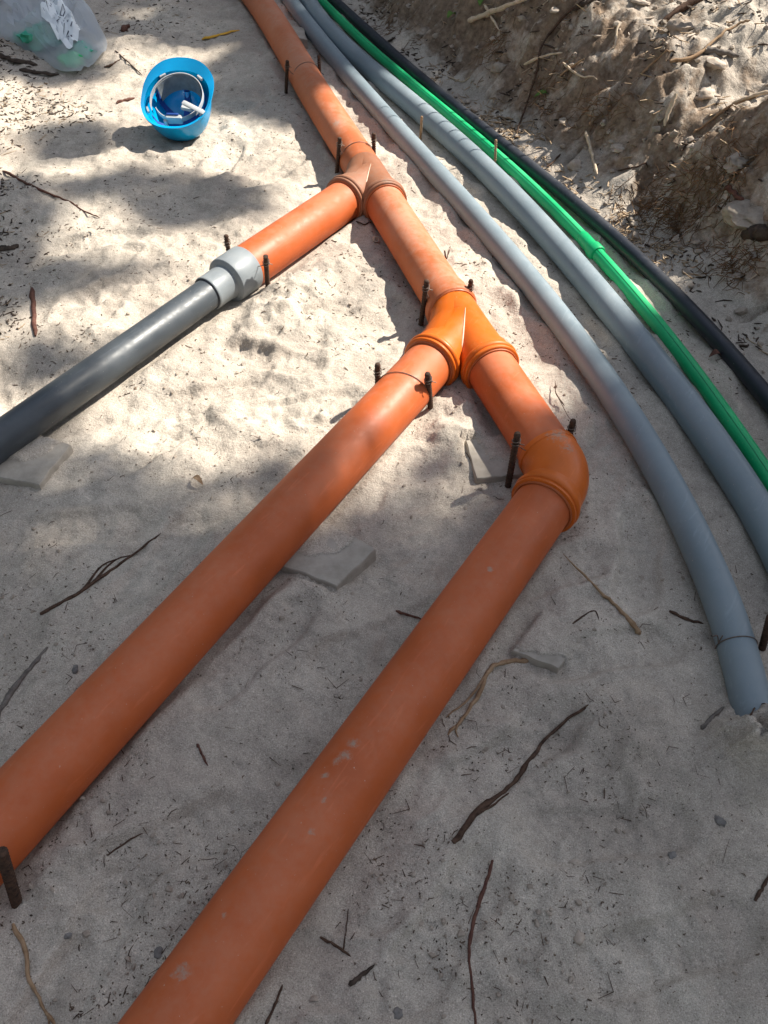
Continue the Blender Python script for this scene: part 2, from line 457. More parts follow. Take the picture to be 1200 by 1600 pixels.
def simple(name, c1, c2, scale=40, rough=0.8, spec=0.2, bmp=0.3, metal=0.0, stretch=(1, 1, 1)):
    M, N, L, b = mat(name)
    v = pos(N, L, stretch)
    n = noise(N, L, v, scale, 5, 0.65)
    L.new(mix(N, L, ramp(N, L, n, [(0.32, 0.0), (0.68, 1.0)]), c1, c2), b.inputs['Base Color'])
    b.inputs['Roughness'].default_value = rough; b.inputs['Specular IOR Level'].default_value = spec; b.inputs['Metallic'].default_value = metal
    if bmp: bump(N, L, b, n, bmp, 0.003)
    return M

OR_PIPE = (0.51, 0.105, 0.022)
elb_sp = [(tuple(at(872, 682, 0.105)), 0.030), (tuple(at(885, 705, 0.10)), 0.024), (tuple(at(893, 722, 0.095)), 0.012), (tuple(at(838, 668, 0.108)), 0.012)]
near_sp = [(tuple(at(x, y, 0.102)), r) for x, y, r in [(552, 1162, 0.012), (538, 1180, 0.013), (525, 1188, 0.008), (508, 1210, 0.008), (485, 1300, 0.008), (285, 1515, 0.015), (270, 1520, 0.010), (505, 1250, 0.006), (765, 890, 0.008), (350, 1430, 0.006)]]
SAND = sand_mat()
M_PIPE = plastic('orange_pipe_plastic', OR_PIPE, 0.47, 0.28, (0.44, 0.25, 0.175), near_sp + elb_sp[:1] + [(tuple(at(650, 625, 0.10)), 0.01), (tuple(at(525, 190, 0.104)), 0.03), (tuple(at(645, 395, 0.104)), 0.014)])
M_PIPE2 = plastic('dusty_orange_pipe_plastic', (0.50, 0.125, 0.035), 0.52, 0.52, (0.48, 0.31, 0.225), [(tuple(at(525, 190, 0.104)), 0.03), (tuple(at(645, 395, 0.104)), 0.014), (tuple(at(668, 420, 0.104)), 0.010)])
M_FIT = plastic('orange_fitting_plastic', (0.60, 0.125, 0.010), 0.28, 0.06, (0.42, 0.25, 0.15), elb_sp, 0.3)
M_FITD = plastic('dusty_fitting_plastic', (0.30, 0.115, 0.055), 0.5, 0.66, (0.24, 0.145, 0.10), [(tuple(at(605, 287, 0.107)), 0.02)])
M_BEAD = plastic('orange_bead_plastic', (0.42, 0.10, 0.025), 0.35, 0.10, (0.4, 0.25, 0.17))
M_SEAM = simple('seam_flash', (0.62, 0.42, 0.30), (0.68, 0.5, 0.38), 60, 0.5, 0.3, 0)
M_GREY = plastic('light_grey_plastic', (0.215, 0.24, 0.255), 0.36, 0.10, (0.45, 0.41, 0.36))
M_DARK = plastic('dark_grey_pipe_plastic', (0.050, 0.060, 0.070), 0.33, 0.08, (0.25, 0.25, 0.25), None, 0.5)
M_COND = plastic('grey_conduit_plastic', (0.20, 0.25, 0.28), 0.33, 0.13, (0.36, 0.36, 0.35), None, 0.4, 0.06)
M_GREEN = plastic('green_pipe_plastic', (0.003, 0.42, 0.145), 0.36, 0.06, (0.3, 0.36, 0.28), None, 0.4, 0.1)
M_GREEN2 = plastic('green_stripe_plastic', (0.004, 0.24, 0.085), 0.4, 0.03, (0.3, 0.36, 0.28), None, 0.4, 0.05)
M_BLACK = plastic('black_hose_plastic', (0.011, 0.015, 0.025), 0.36, 0.05, (0.18, 0.18, 0.18), None, 0.5)
M_RUST = simple('rusty_rebar', (0.032, 0.022, 0.018), (0.10, 0.055, 0.035), 160, 0.85, 0.2, 0.5)
M_WIRE = simple('tie_wire', (0.10, 0.075, 0.06), (0.22, 0.17, 0.14), 120, 0.6, 0.4, 0, 0.5)
M_TILE = simple('concrete_tile', (0.30, 0.268, 0.225), (0.42, 0.375, 0.32), 30, 0.92, 0.15, 0.35)
M_TWIG = simple('dark_twig', (0.04, 0.024, 0.017), (0.12, 0.072, 0.05), 90, 0.9, 0.15, 0.5)
M_TWIGR = simple('reddish_twig', (0.075, 0.030, 0.024), (0.15, 0.072, 0.05), 90, 0.85, 0.2, 0.5)
M_TWIGG = simple('grey_twig', (0.10, 0.085, 0.075), (0.19, 0.165, 0.145), 90, 0.9, 0.15, 0.5)
M_TAN = simple('tan_wood', (0.22, 0.13, 0.07), (0.38, 0.26, 0.16), 70, 0.85, 0.2, 0.4, 0, (1, 1, 0.3))
M_PALE = simple('pale_wood', (0.42, 0.32, 0.22), (0.62, 0.50, 0.37), 60, 0.8, 0.2, 0.4)
M_CHIP = simple('pale_bark_chip', (0.36, 0.29, 0.23), (0.55, 0.47, 0.39), 50, 0.9, 0.15, 0.5)
M_BARK = simple('dark_bark', (0.03, 0.022, 0.018), (0.09, 0.065, 0.05), 60, 0.92, 0.15, 0.6)
M_FIBRE = simple('root_fibre', (0.07, 0.038, 0.02), (0.22, 0.13, 0.07), 60, 0.9, 0.1, 0)
M_LITTER = simple('litter', (0.035, 0.025, 0.02), (0.20, 0.145, 0.105), 60, 0.95, 0.1, 0)
M_STRAW = simple('straw', (0.22, 0.15, 0.09), (0.5, 0.38, 0.26), 30, 0.9, 0.1, 0)
M_CLOD = simple('sand_clod', (0.24, 0.195, 0.155), (0.43, 0.365, 0.30), 35, 0.95, 0.1, 0.6)
M_LEAF = simple('green_leaf', (0.05, 0.12, 0.015), (0.12, 0.22, 0.03), 60, 0.6, 0.3, 0.2)
M_NEEDLE = simple('pine_needles', (0.02, 0.05, 0.012), (0.05, 0.10, 0.025), 3, 0.7, 0.2, 0)
M_YELL = simple('yellow_wood', (0.62, 0.30, 0.02), (0.75, 0.42, 0.05), 50, 0.6, 0.3, 0.2)
M_STONE = simple('small_stone', (0.12, 0.11, 0.105), (0.26, 0.24, 0.22), 60, 0.9, 0.2, 0.3)
M_HELM = simple('helmet_shell', (0.0, 0.29, 0.60), (0.0, 0.32, 0.64), 12, 0.20, 0.5, 0)
M_HWHITE = simple('helmet_band', (0.40, 0.42, 0.43), (0.50, 0.51, 0.51), 30, 0.5, 0.3, 0)
M_HGREY = simple('sweat_band_cloth', (0.15, 0.17, 0.18), (0.22, 0.24, 0.25), 60, 0.8, 0.2, 0.2)
M_HBLUE = simple('helmet_strap', (0.015, 0.05, 0.22), (0.02, 0.08, 0.3), 60, 0.7, 0.2, 0.2)

# ------------------------------------------------------------------ ground: one sheet, fine where the photo looks
def axis(lo, hi, step, far, growth=1.28):
    a = [lo]
    while a[-1] < hi:
        st = step(a[-1]); a.append(a[-1] + st)
    st = step(a[-1])
    while a[-1] < far:
        st *= growth; a.append(a[-1] + st)
    st = step(lo); b = [lo]
    while b[-1] > -far:
        st *= growth; b.append(b[-1] - st)
    return np.array(b[:0:-1] + a)
GRID = {}
def hgt(x, y):
    """height of the built sheet, read from its grid"""
    x = np.asarray(x, float); y = np.asarray(y, float); xs, ys, Z = GRID['xs'], GRID['ys'], GRID['Z']
    i = np.clip(np.searchsorted(xs, x) - 1, 0, len(xs) - 2); j = np.clip(np.searchsorted(ys, y) - 1, 0, len(ys) - 2)
    u = np.clip((x - xs[i]) / (xs[i + 1] - xs[i]), 0, 1); v = np.clip((y - ys[j]) / (ys[j + 1] - ys[j]), 0, 1)
    return (Z[j, i] * (1 - u) + Z[j, i + 1] * u) * (1 - v) + (Z[j + 1, i] * (1 - u) + Z[j + 1, i + 1] * u) * v
def build_ground():
    xs = axis(-1.95, 1.95, lambda x: 0.0072, 60)
    ys = axis(0.0, 4.6, lambda y: 0.0045 + 0.0016 * y, 60)
    X, Y = np.meshgrid(xs, ys)
    Z = height(X, Y)
    nx, ny = len(xs), len(ys)
    GRID['xs'], GRID['ys'], GRID['Z'] = xs, ys, Z
    V = np.stack([X, Y, Z], -1).reshape(-1, 3).astype(np.float32)
    idx = np.arange(nx * ny).reshape(ny, nx)
    Q = np.stack([idx[:-1, :-1], idx[:-1, 1:], idx[1:, 1:], idx[1:, :-1]], -1).reshape(-1, 4)
    me = bpy.data.meshes.new('ground')
    me.vertices.add(len(V)); me.vertices.foreach_set('co', V.ravel())
    me.loops.add(Q.size); me.loops.foreach_set('vertex_index', Q.ravel().astype(np.int32))
    me.polygons.add(len(Q)); me.polygons.foreach_set('loop_start', np.arange(0, Q.size, 4, dtype=np.int32)); me.polygons.foreach_set('loop_total', np.full(len(Q), 4, np.int32))
    me.update(calc_edges=True)
    me.polygons.foreach_set('use_smooth', np.ones(len(Q), bool))
    s, t = bank_s(X, Y)
    hum = 0.25 * sstep(-X, 1.2, 1.4) * sstep(Y, 1.7, 2.1) * sstep(-Y, -3.0, -2.6) + sstep(s, 0.02, 0.16) * (0.59 - 0.34 * sstep(s, 0.30, 0.5)) + 0.35 * sstep(Y, 2.9, 3.5) * sstep(s, 0.02, 0.12) + 0.5 * sstep(-X, 1.15, 1.6) * sstep(Y, 1.6, 2.2)
    hum = hum + 0.22 * sstep(s, 0.02, 0.1) * (fbm(X, Y, 0.2, 3, 0.5, 101) > 0.06)
    a = me.attributes.new('humus', 'FLOAT', 'POINT'); a.data.foreach_set('value', hum.astype(np.float32).ravel())
    me.materials.append(SAND)
    o = bpy.data.objects.new('ground', me); COL.objects.link(o)
    o['kind'] = 'structure'
    return o
build_ground()

# ------------------------------------------------------------------ pine trees beyond the bank; their crowns shade the trench
LIGHT = [  # sunlit regions of the trench in photo pixels
    [(-400, 120), (60, 130), (150, 125), (175, 95), (250, 78), (330, 85), (345, 130), (365, 185), (455, 205), (440, 150), (500, 130), (560, 140), (620, 120), (760, 180), (860, 240), (1010, 230), (1060, 260), (1010, 350),
     (985, 420), (975, 500), (930, 590), (850, 690), (790, 745), (730, 740), (640, 690), (560, 760), (420, 745), (300, 790), (200, 690), (90, 660), (-40, 700), (-400, 800)],
    [(160, 60), (300, 70), (360, 62), (385, 75), (350, 92), (240, 86), (140, 120)], [(150, 15), (230, 8), (260, 22), (160, 30)], [(390, 18), (440, 14), (450, 40), (400, 42)], [(490, 48), (510, 48), (520, 66), (500, 68)],
    [(560, -200), (620, -200), (640, -100), (560, -60)], [(-300, -100), (100, -60), (80, -10), (-300, 40)]]
DARK = [  # blobs of shade inside them
    [(100, 305), (170, 275), (260, 290), (340, 292), (390, 312), (380, 345), (310, 350), (230, 335), (190, 320), (120, 320)], [(-100, 280), (30, 290), (70, 330), (40, 420), (60, 470), (-20, 480), (-200, 420)],
    [(60, 420), (150, 425), (260, 415), (180, 440), (80, 445)], [(0, 560), (90, 555), (140, 575), (60, 590), (0, 590)], [(120, 205), (165, 225), (110, 250), (60, 225)], [(350, 95), (430, 105), (440, 180), (380, 200), (345, 170)]]
def lifted(px, z):   # a sunlit patch on ground that lies at height z, traced down the sun's rays to the trench floor
    out = []
    for x, y in px:
        p = at(x, y, z); out.append(proj(p - SUN * (z / SUN[2])))
    return out
LIGHT.append(lifted([(965, -60), (1300, -120), (1340, 220), (1200, 215), (1110, 150), (1020, 70)], 0.40))
LIGHT = [np.array(p, float) for p in LIGHT]; DARK = [np.array(p, float) for p in DARK]
def shaded(x, y):
    wx = x + 0.10 * fbm(x, y, 0.25, 3, 0.5, 201); wy = y + 0.10 * fbm(x, y, 0.25, 3, 0.5, 211)
    w = (np.stack([wx, wy, wx * 0], -1) - np.array([0, 0, CAMH]))
    dz = np.maximum(w @ AX_F, 0.05)
    px = 600 + F * (w @ IM_R) / dz; py = 800 + F * (w @ IM_D) / dz
    lit = np.zeros(x.shape, bool)
    for P in LIGHT: lit |= in_poly(px, py, P)
    for P in DARK: lit &= ~in_poly(px, py, P)
    return ~lit
def build_trees():
    n = 36000
    x = RNG.uniform(-2.6, 2.6, n); y = RNG.uniform(-1.2, 5.6, n)
    keep = shaded(x, y)
    # loosen the cover away from the bottom of the frame so that it stays dappled
    py = proj(np.stack([x, y, x * 0], -1))[1]; py = np.where(y < 0.1, 2000, py)
    thin = np.where((py > 640) & (py < 1000), 0.34 + 0.66 * sstep(py, 720, 960), 1.0)      # looser crown edge: some sun filters through
    pxx = proj(np.stack([x, y, x * 0], -1))[0]
    keep &= (RNG.random(n) < thin) | (pxx > 820)
    x, y = x[keep], y[keep]
    s = RNG.uniform(8.0, 11.5, len(x))
    P = np.stack([x, y, x * 0], -1) + s[:, None] * SUN
    trunks = [np.array([7.6, 4.2]), np.array([7.2, 8.0]), np.array([5.6, 2.7]), np.array([8.8, 9.4])]
    labels = ['tall pine standing beyond the bank, its crown shading the near end of the trench', 'tall pine standing beyond the far end of the bank, throwing dappled shade', 'pine nearest the bank with its crown over the slope', 'pine farthest from the bank, behind the other pines']
    D = np.stack([np.hypot(P[:, 0] - t[0], P[:, 1] - t[1]) for t in trunks], -1)
    own = D.argmin(1)
    for k, t in enumerate(trunks):
        pts = P[own == k]
        if len(pts) < 30: continue
        z0 = float(hgt(np.array([t[0]]), np.array([t[1]]))[0])
        root = empty('pine_tree', (t[0], t[1], z0), labels[k], 'tree', 'pines beyond the bank')
        top = pts[:, 2].max() + 0.6
        mb = MB()
        hs = np.linspace(-0.2, top - z0, 14)
        wob = [np.array([0.10 * math.sin(h * 0.6 + k), 0.10 * math.cos(h * 0.5 + 2 * k), 0]) * min(1, max(h, 0) / 3) for h in hs]
        mb.tube([np.array([t[0], t[1], z0 + h]) + w for h, w in zip(hs, wob)], [0.17 * (1 - 0.85 * i / 13) + (0.06 if i == 0 else 0) for i in range(14)], 12)
        made = 0
        for q in pts[RNG.permutation(len(pts))[:160]]:
            zb = max(z0 + 2.5, q[2] - 0.25 * np.hypot(q[0] - t[0], q[1] - t[1]) - 0.3)
            i = min(13, max(0, int((zb - z0) / (top - z0) * 13)))
            a = np.array([t[0], t[1], zb]) + wob[i]
            mid = a * 0.5 + q * 0.5 + RNG.normal(0, 0.15, 3)
            limb = catmull([a, mid, q], 4)
            g = limb - (limb[:, 2] / SUN[2])[:, None] * SUN
            if shaded(g[:, 0], g[:, 1]).mean() < 0.99: continue       # limbs whose shadow would cross the sunlit regions are left out
            mb.tube(limb, [0.045 * (1 - 0.09 * j) for j in range(9)], 6)
            made += 1
            if made >= 26: break
        mb.build('trunk', M_BARK, root, origin=root.location)
        # needle tufts: three crossed blades each
        n2 = 2 * len(pts); C = np.repeat(pts, 2, 0) + RNG.normal(0, 0.03, (n2, 3))
        d = RNG.normal(size=(n2, 3)); d /= np.linalg.norm(d, axis=1)[:, None]
        e = np.cross(d, RNG.normal(size=(n2, 3))); e /= np.linalg.norm(e, axis=1)[:, None]
        d *= RNG.uniform(0.05, 0.095, n2)[:, None]; e *= RNG.uniform(0.022, 0.05, n2)[:, None]
        mc = MB(); mc.v = np.stack([C - d, C + e, C + d, C - e], 1).reshape(-1, 3); mc.f = np.arange(4 * n2).reshape(-1, 4).tolist()
        mc.build('crown', M_NEEDLE, root, smooth=False, origin=root.location, fix=False)
build_trees()
def build_wood():
    """the pine wood round the site, out of the picture; it closes the low sky"""
    spots = [(-3.5, 11.5), (-0.8, 12.6), (1.8, 13.5), (-6.2, 10.6), (-8.6, 8.6), (-9.6, 5.8), (-10.2, 2.6), (-9.4, -0.8), (-8.0, -4.2), (-5.0, -7.6), (-1.5, -9.0), (2.5, -9.2), (6.4, -8.0), (9.4, -5.0), (10.6, -1.4), (-5.0, 14.0), (4.6, 15.0), (-11.8, 9.8)]
    proto = None
    for k, (x, y) in enumerate(spots):
        z0 = float(hgt(np.array([x]), np.array([y]))[0])
        if proto is None:
            root = empty('pine_tree', (x, y, z0), 'pine of the surrounding wood, outside the picture', 'tree', 'pines of the surrounding wood')
            mb = MB(); mb.tube([(x + 0.05 * math.sin(h), y + 0.05 * math.cos(h * 1.3), z0 + h) for h in np.linspace(-0.3, 9, 12)], [0.17 * (1 - 0.08 * i) for i in range(12)], 10)
            mb.build('trunk', M_BARK, root, origin=root.location)
            n = 2600; h = 1.2 + 8.3 * RNG.random(n) ** 0.9; rr = (0.35 + 1.75 * (1 - (h - 1.0) / 9.0)) * np.sqrt(RNG.random(n)); a = RNG.uniform(0, 2 * math.pi, n)
            C = np.stack([x + rr * np.cos(a), y + rr * np.sin(a), z0 + h], -1)
            d = RNG.normal(size=(n, 3)); d /= np.linalg.norm(d, axis=1)[:, None]; e = np.cross(d, RNG.normal(size=(n, 3))); e /= np.linalg.norm(e, axis=1)[:, None]
            d *= 0.26; e *= 0.13
            mc = MB(); mc.v = np.stack([C - d, C + e, C + d, C - e], 1).reshape(-1, 3); mc.f = np.arange(4 * n).reshape(-1, 4).tolist()
            mc.build('crown', M_NEEDLE, root, smooth=False, origin=root.location, fix=False)
            proto = root
            continue
        c = proto.copy(); COL.objects.link(c); c.location = (x, y, z0); c.rotation_euler = (0, 0, k * 2.4); sc = 0.9 + 0.3 * ((k * 37) % 10) / 10; c.scale = (sc, sc, sc)
        for ch in list(proto.children):
            q = ch.copy(); COL.objects.link(q); q.parent = c
build_wood()

# ------------------------------------------------------------------ orange sewer pipes and fittings
def bead(mb, O, A, d, R, r=0.0035):
    mb.lathe(O, A, [(d + r * math.cos(a), R + r * math.sin(a)) for a in np.linspace(0, 2 * math.pi, 9)[:-1]], 48, True)
def pipe_thing(name, path, r, m_, label, cat='pipe', bell=None, group=None, n=44):
    """pipe along path; bell = 'end' gives it its own widened socket at the last point"""
    root = empty(name, (path[0][0], path[0][1], 0), label, cat, group)
    mb = MB(); mb.tube(path, r, n)
    mb.build('barrel', m_, root, origin=root.location)
    if bell is not None:
        O, A, L_ = bell
        s = MB(); s.lathe(O, A, [(-L_ - 0.012, r - 0.002), (-L_, r + 0.0045), (-0.022, r + 0.0048), (-0.020, r + 0.0085), (-0.010, r + 0.0092), (-0.003, r + 0.0075), (0, r + 0.004), (0, r - 0.006)], 48)
        so = s.build('socket', m_, root, origin=root.location)
        g = MB(); bead(g, O, A, 0.001, r + 0.0025, 0.0022)
        g.build('sealing_ring', M_BEAD, so, origin=root.location)
    return root

def wye(W, Din, Drun, Dbr, m_, label, lup=0.072, lrun=0.155, lbr=0.155):
    root = empty('wye_fitting', (W[0], W[1], 0), label, 'pipe fitting', 'orange wye fittings')
    r = 0.0565
    def sock(L_): return [(-0.0, r), (L_ - 0.062, r + 0.001), (L_ - 0.05, r + 0.005), (L_ - 0.024, r + 0.0055)]
    body = MB()
    ua = -unit(Din)
    run = [W + ua * (lup + 0.03), W + ua * lup, W + ua * (lup - 0.012)]; rr = [r - 0.0035, r - 0.001, r]
    for t in np.linspace(0, 1, 7):
        run.append((1 - t) ** 2 * (W + ua * 0.045) + 2 * t * (1 - t) * W + t * t * (W + unit(Drun) * 0.05)); rr.append(r)
    for d_, q_ in sock(lrun)[1:]:
        run.append(W + unit(Drun) * d_); rr.append(q_)
    body.tube(run, rr, 56, caps=False)
    # the branch leaves the run through a smooth web
    body.lathe(W, Dbr, sock(lbr), 56)
    # web that fills the obtuse side between inlet and branch
    nrm = np.array([0, 0, 1.0])
    vs = []; fs = []; k = 0; K, J = 15, 13
    side = unit(np.cross(nrm, ua)); 
    if side @ Dbr < 0: side = -side
    perp_b = unit(Dbr - ua * 0 - unit(Drun) * (Dbr @ unit(Drun))); pb = unit(ua - Dbr * (ua @ Dbr))
    for i in range(K):
        t = i / (K - 1)
        c = (W + ua * lup * 0.96) * (1 - t) + (W + Dbr * (lbr - 0.055)) * t
        # bow the web gently towards the corner
        c = c * (1 - 0.55 * math.sin(math.pi * t)) + (W + (ua * 0.014 + Dbr * 0.028)) * 0.55 * math.sin(math.pi * t)
        o = unit(side * (1 - t) + pb * t)
        for j in range(J):
            a = math.pi * (j / (J - 1)) - math.pi / 2
            vs.append(c + (r + 0.0008) * (math.cos(a) * o + math.sin(a) * nrm))
    for i in range(K - 1):
        for j in range(J - 1):
            fs.append((i * J + j, i * J + j + 1, (i + 1) * J + j + 1, (i + 1) * J + j))
    body.add(vs, fs)
    body.build('body', m_, root, origin=root.location, sharp=50)
    for D_, L_ in ((Drun, lrun), (Dbr, lbr)):
        s = MB(); s.lathe(W, D_, [(L_ - 0.026, r + 0.004), (L_ - 0.024, r + 0.0095), (L_ - 0.018, r + 0.0112), (L_ - 0.012, r + 0.0095), (L_ - 0.011, r + 0.0068), (L_ - 0.008, r + 0.0066), (L_ - 0.006, r + 0.009), (L_ - 0.002, r + 0.0092), (L_, r + 0.0065), (L_, r - 0.004)], 56)
        so = s.build('socket_rim', m_, root, origin=root.location, sharp=60)
        g = MB(); bead(g, W, D_, L_ + 0.0005, r + 0.0005, 0.0026)
        g.build('sealing_ring', M_BEAD, so, origin=root.location)
    # seam where the two tubes meet
    bis = unit(unit(Drun) + unit(Dbr)); half = math.acos(np.clip(unit(Drun) @ unit(Dbr), -1, 1)) / 2
    a_ = (r + 0.0012) / math.sin(half); pth = []
    for ph in np.linspace(math.radians(88), math.radians(-20), 26):
        pth.append(W + bis * a_ * math.cos(ph) + nrm * (r + 0.0012) * math.sin(ph))
    sm = MB(); sm.tube(pth, [0.0006 + 0.0014 * math.sin(min(1, i / 12) * math.pi / 2) for i in range(26)], 8)
    sm.build('seam', M_SEAM, root, origin=root.location)
    return root

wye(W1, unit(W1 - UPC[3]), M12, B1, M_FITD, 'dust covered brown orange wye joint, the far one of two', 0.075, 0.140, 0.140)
wye(W2, M12, M2E, B2, M_FIT, 'clean bright orange wye joint, the nearer one above the elbow', 0.072, 0.170, 0.165)

ua1 = -unit(W1 - UPC[3])
upl = [p for p in UPC if np.linalg.norm(p - W1) > 0.10]
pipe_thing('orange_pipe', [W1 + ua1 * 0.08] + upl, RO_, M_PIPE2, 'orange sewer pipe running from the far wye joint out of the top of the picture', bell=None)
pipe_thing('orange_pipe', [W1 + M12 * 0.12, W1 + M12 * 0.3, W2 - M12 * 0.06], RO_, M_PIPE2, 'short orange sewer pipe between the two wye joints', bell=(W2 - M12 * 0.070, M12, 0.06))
pipe_thing('orange_pipe', [W2 + M2E * 0.13, EL - M2E * 0.06], RO_, M_PIPE, 'short orange sewer pipe between the nearer wye joint and the elbow')
pipe_thing('orange_pipe', [EL + B3 * 0.05, EL + B3 * 0.6, B3a + B3 * 0.35], RO_, M_PIPE, 'long orange sewer pipe from the elbow to the bottom edge of the picture')
pipe_thing('orange_pipe', [W2 + B2 * 0.12, W2 + B2 * 0.8, W2 + B2 * 1.62], RO_, M_PIPE, 'long orange sewer pipe from the nearer wye joint to the left edge')
pipe_thing('orange_pipe', [W1 + B1 * 0.10, W1 + B1 * 0.3, E1 + B1 * 0.02], RO_, M_PIPE, 'short sunlit orange pipe between the far wye joint and the light grey reducer')

def elbow():
    root = empty('elbow_fitting', (EL[0], EL[1], 0), 'bright orange elbow joint smeared with sand at the bend', 'pipe fitting')
    r = 0.0565; A = -M2E; B = B3
    pth = []
    L0 = 0.062
    a, b = EL + A * L0, EL + B * L0
    for t in np.linspace(0, 1, 15):
        pth.append((1 - t) ** 2 * a + 2 * t * (1 - t) * EL + t * t * b)
    mb = MB(); mb.tube(pth, [r + 0.003 + 0.0025 * math.sin(math.pi * t) for t in np.linspace(0, 1, 15)], 48, caps=False)
    mb.build('body', M_FIT, root, origin=root.location)
    s = MB(); s.lathe(EL, A, [(L0 - 0.004, r + 0.001), (L0, r + 0.0052), (L0 + 0.010, r + 0.005), (L0 + 0.012, r - 0.004)], 48)
    so1 = s.build('collar', M_FIT, root, origin=root.location)
    L_ = 0.092
    s = MB(); s.lathe(EL, B, [(L0 - 0.012, r + 0.003), (L_ - 0.024, r + 0.0085), (L_ - 0.017, r + 0.0108), (L_ - 0.011, r + 0.009), (L_ - 0.010, r + 0.0066), (L_ - 0.007, r + 0.0064), (L_ - 0.005, r + 0.0088), (L_ - 0.001, r + 0.0088), (L_, r + 0.006), (L_, r - 0.004)], 56)
    so2 = s.build('socket_rim', M_FIT, root, origin=root.location, sharp=60)
    for D_, d_, pp in ((A, L0 + 0.011, so1), (B, L_ + 0.0005, so2)):
        g = MB(); bead(g, EL, D_, d_, r + 0.0008, 0.0026)
        g.build('sealing_ring', M_BEAD, pp, origin=root.location)
elbow()

# ------------------------------------------------------------------ grey reducer and dark grey pipe
def reducer():
    root = empty('pipe_reducer', (E1[0], E1[1], 0), 'light grey stepped reducer joining the orange branch to the dark grey pipe', 'pipe fitting')
    mb = MB(); mb.lathe(E1, B1, [(-0.025, 0.0555), (-0.025, 0.0570), (-0.023, 0.0582), (0.042, 0.0582), (0.048, 0.0568), (0.050, 0.0545)], 52)
    mb.build('wide_collar', M_GREY, root, origin=root.location)
    mb = MB(); mb.lathe(E1, B1, [(0.044, 0.056), (0.050, 0.0545), (0.054, 0.0445), (0.058, 0.0430), (0.112, 0.0425), (0.116, 0.0430), (0.118, 0.0420), (0.118, 0.0372)], 52)
    nk = mb.build('neck', M_GREY, root, origin=root.location)
    g = MB(); bead(g, E1, B1, 0.1188, 0.0385, 0.0022)
    g.build('sealing_ring', M_BLACK, nk, origin=root.location)
reducer()
pipe_thing('grey_pipe', [E1 + B1 * 0.09, E1 * 0.5 + G_END * 0.5, G_END], 0.0375, M_DARK, 'dark grey pipe running from the reducer to the left edge')

# ------------------------------------------------------------------ conduits, green pipe, black hose
pipe_thing('grey_conduit', list(G1), R_G1, M_COND, 'curved grey conduit next to the orange pipes, its near end buried in sand', 'conduit', n=32)
pipe_thing('grey_conduit', list(G2), R_G2, M_COND, 'curved grey conduit lying beside the green pipe', 'conduit', n=32)
gr = pipe_thing('green_pipe', list(GR), R_GR, M_GREEN, 'bright green pipe with a raised coupling, between grey conduit and black hose', 'pipe', n=28)
ci = int(np.argmin([np.hypot(*(p - at(927, 390, R_GR))[:2]) for p in GR]))
cd = unit(GR[ci + 1] - GR[ci - 1])
s = MB(); s.lathe(GR[ci], cd, [(-0.075, 0.0172), (-0.072, 0.0188), (-0.012, 0.0192), (-0.009, 0.0228), (0.016, 0.0232), (0.021, 0.0215), (0.022, 0.0172)], 32)
s.build('coupling', M_GREEN, gr, origin=gr.location)
for ph in (0.35,):
    nn = []
    for i in range(len(GR)):
        T = unit(GR[min(i + 1, len(GR) - 1)] - GR[max(i - 1, 0)]); sd = np.cross(T, [0, 0, 1.0])
        nn.append(GR[i] + (R_GR + 0.0001) * (math.sin(ph) * sd * 1 + math.cos(ph) * np.array([0, 0, 1.0])))
    s = MB(); s.tube(nn, 0.0008, 6); s.build('stripe', M_GREEN2, gr, origin=gr.location)
pipe_thing('black_hose', list(BK), R_BK, M_BLACK, 'black plastic hose lying along the foot of the sand bank', 'hose', n=28)

# ------------------------------------------------------------------ rusty stakes and tie wires
def stake(top, base, label, z=0.125, r=0.0062, m_=M_RUST):
    T = at(*top, z)
    if base is not None:
        B = at(*base, 0.0); B = B + (B - T) * 0.6
    else:
        B = np.array([T[0] + 0.002, T[1], -0.06])
    Lh = np.linalg.norm(T - B); A = unit(T - B)
    r *= 0.84
    prof = [(0, 0.0005), (0, r)]
    d = 0.0
    while d < Lh - 0.006:
        prof += [(d + 0.001, r), (d + 0.0030, r * 1.0), (d + 0.0042, r * 1.24), (d + 0.0058, r * 1.24)]; d += 0.0070
    prof += [(Lh - 0.001, r), (Lh, r * 0.8), (Lh, 0.0004)]
    mb = MB(); mb.lathe(B, A, prof, 12)
    o = mb.build('rebar_stake', m_, None, origin=(B[0], B[1], 0.0), sharp=60)
    tag(o, label, 'stake', 'rusty stakes holding the pipes')
    return T, A
ST = {}
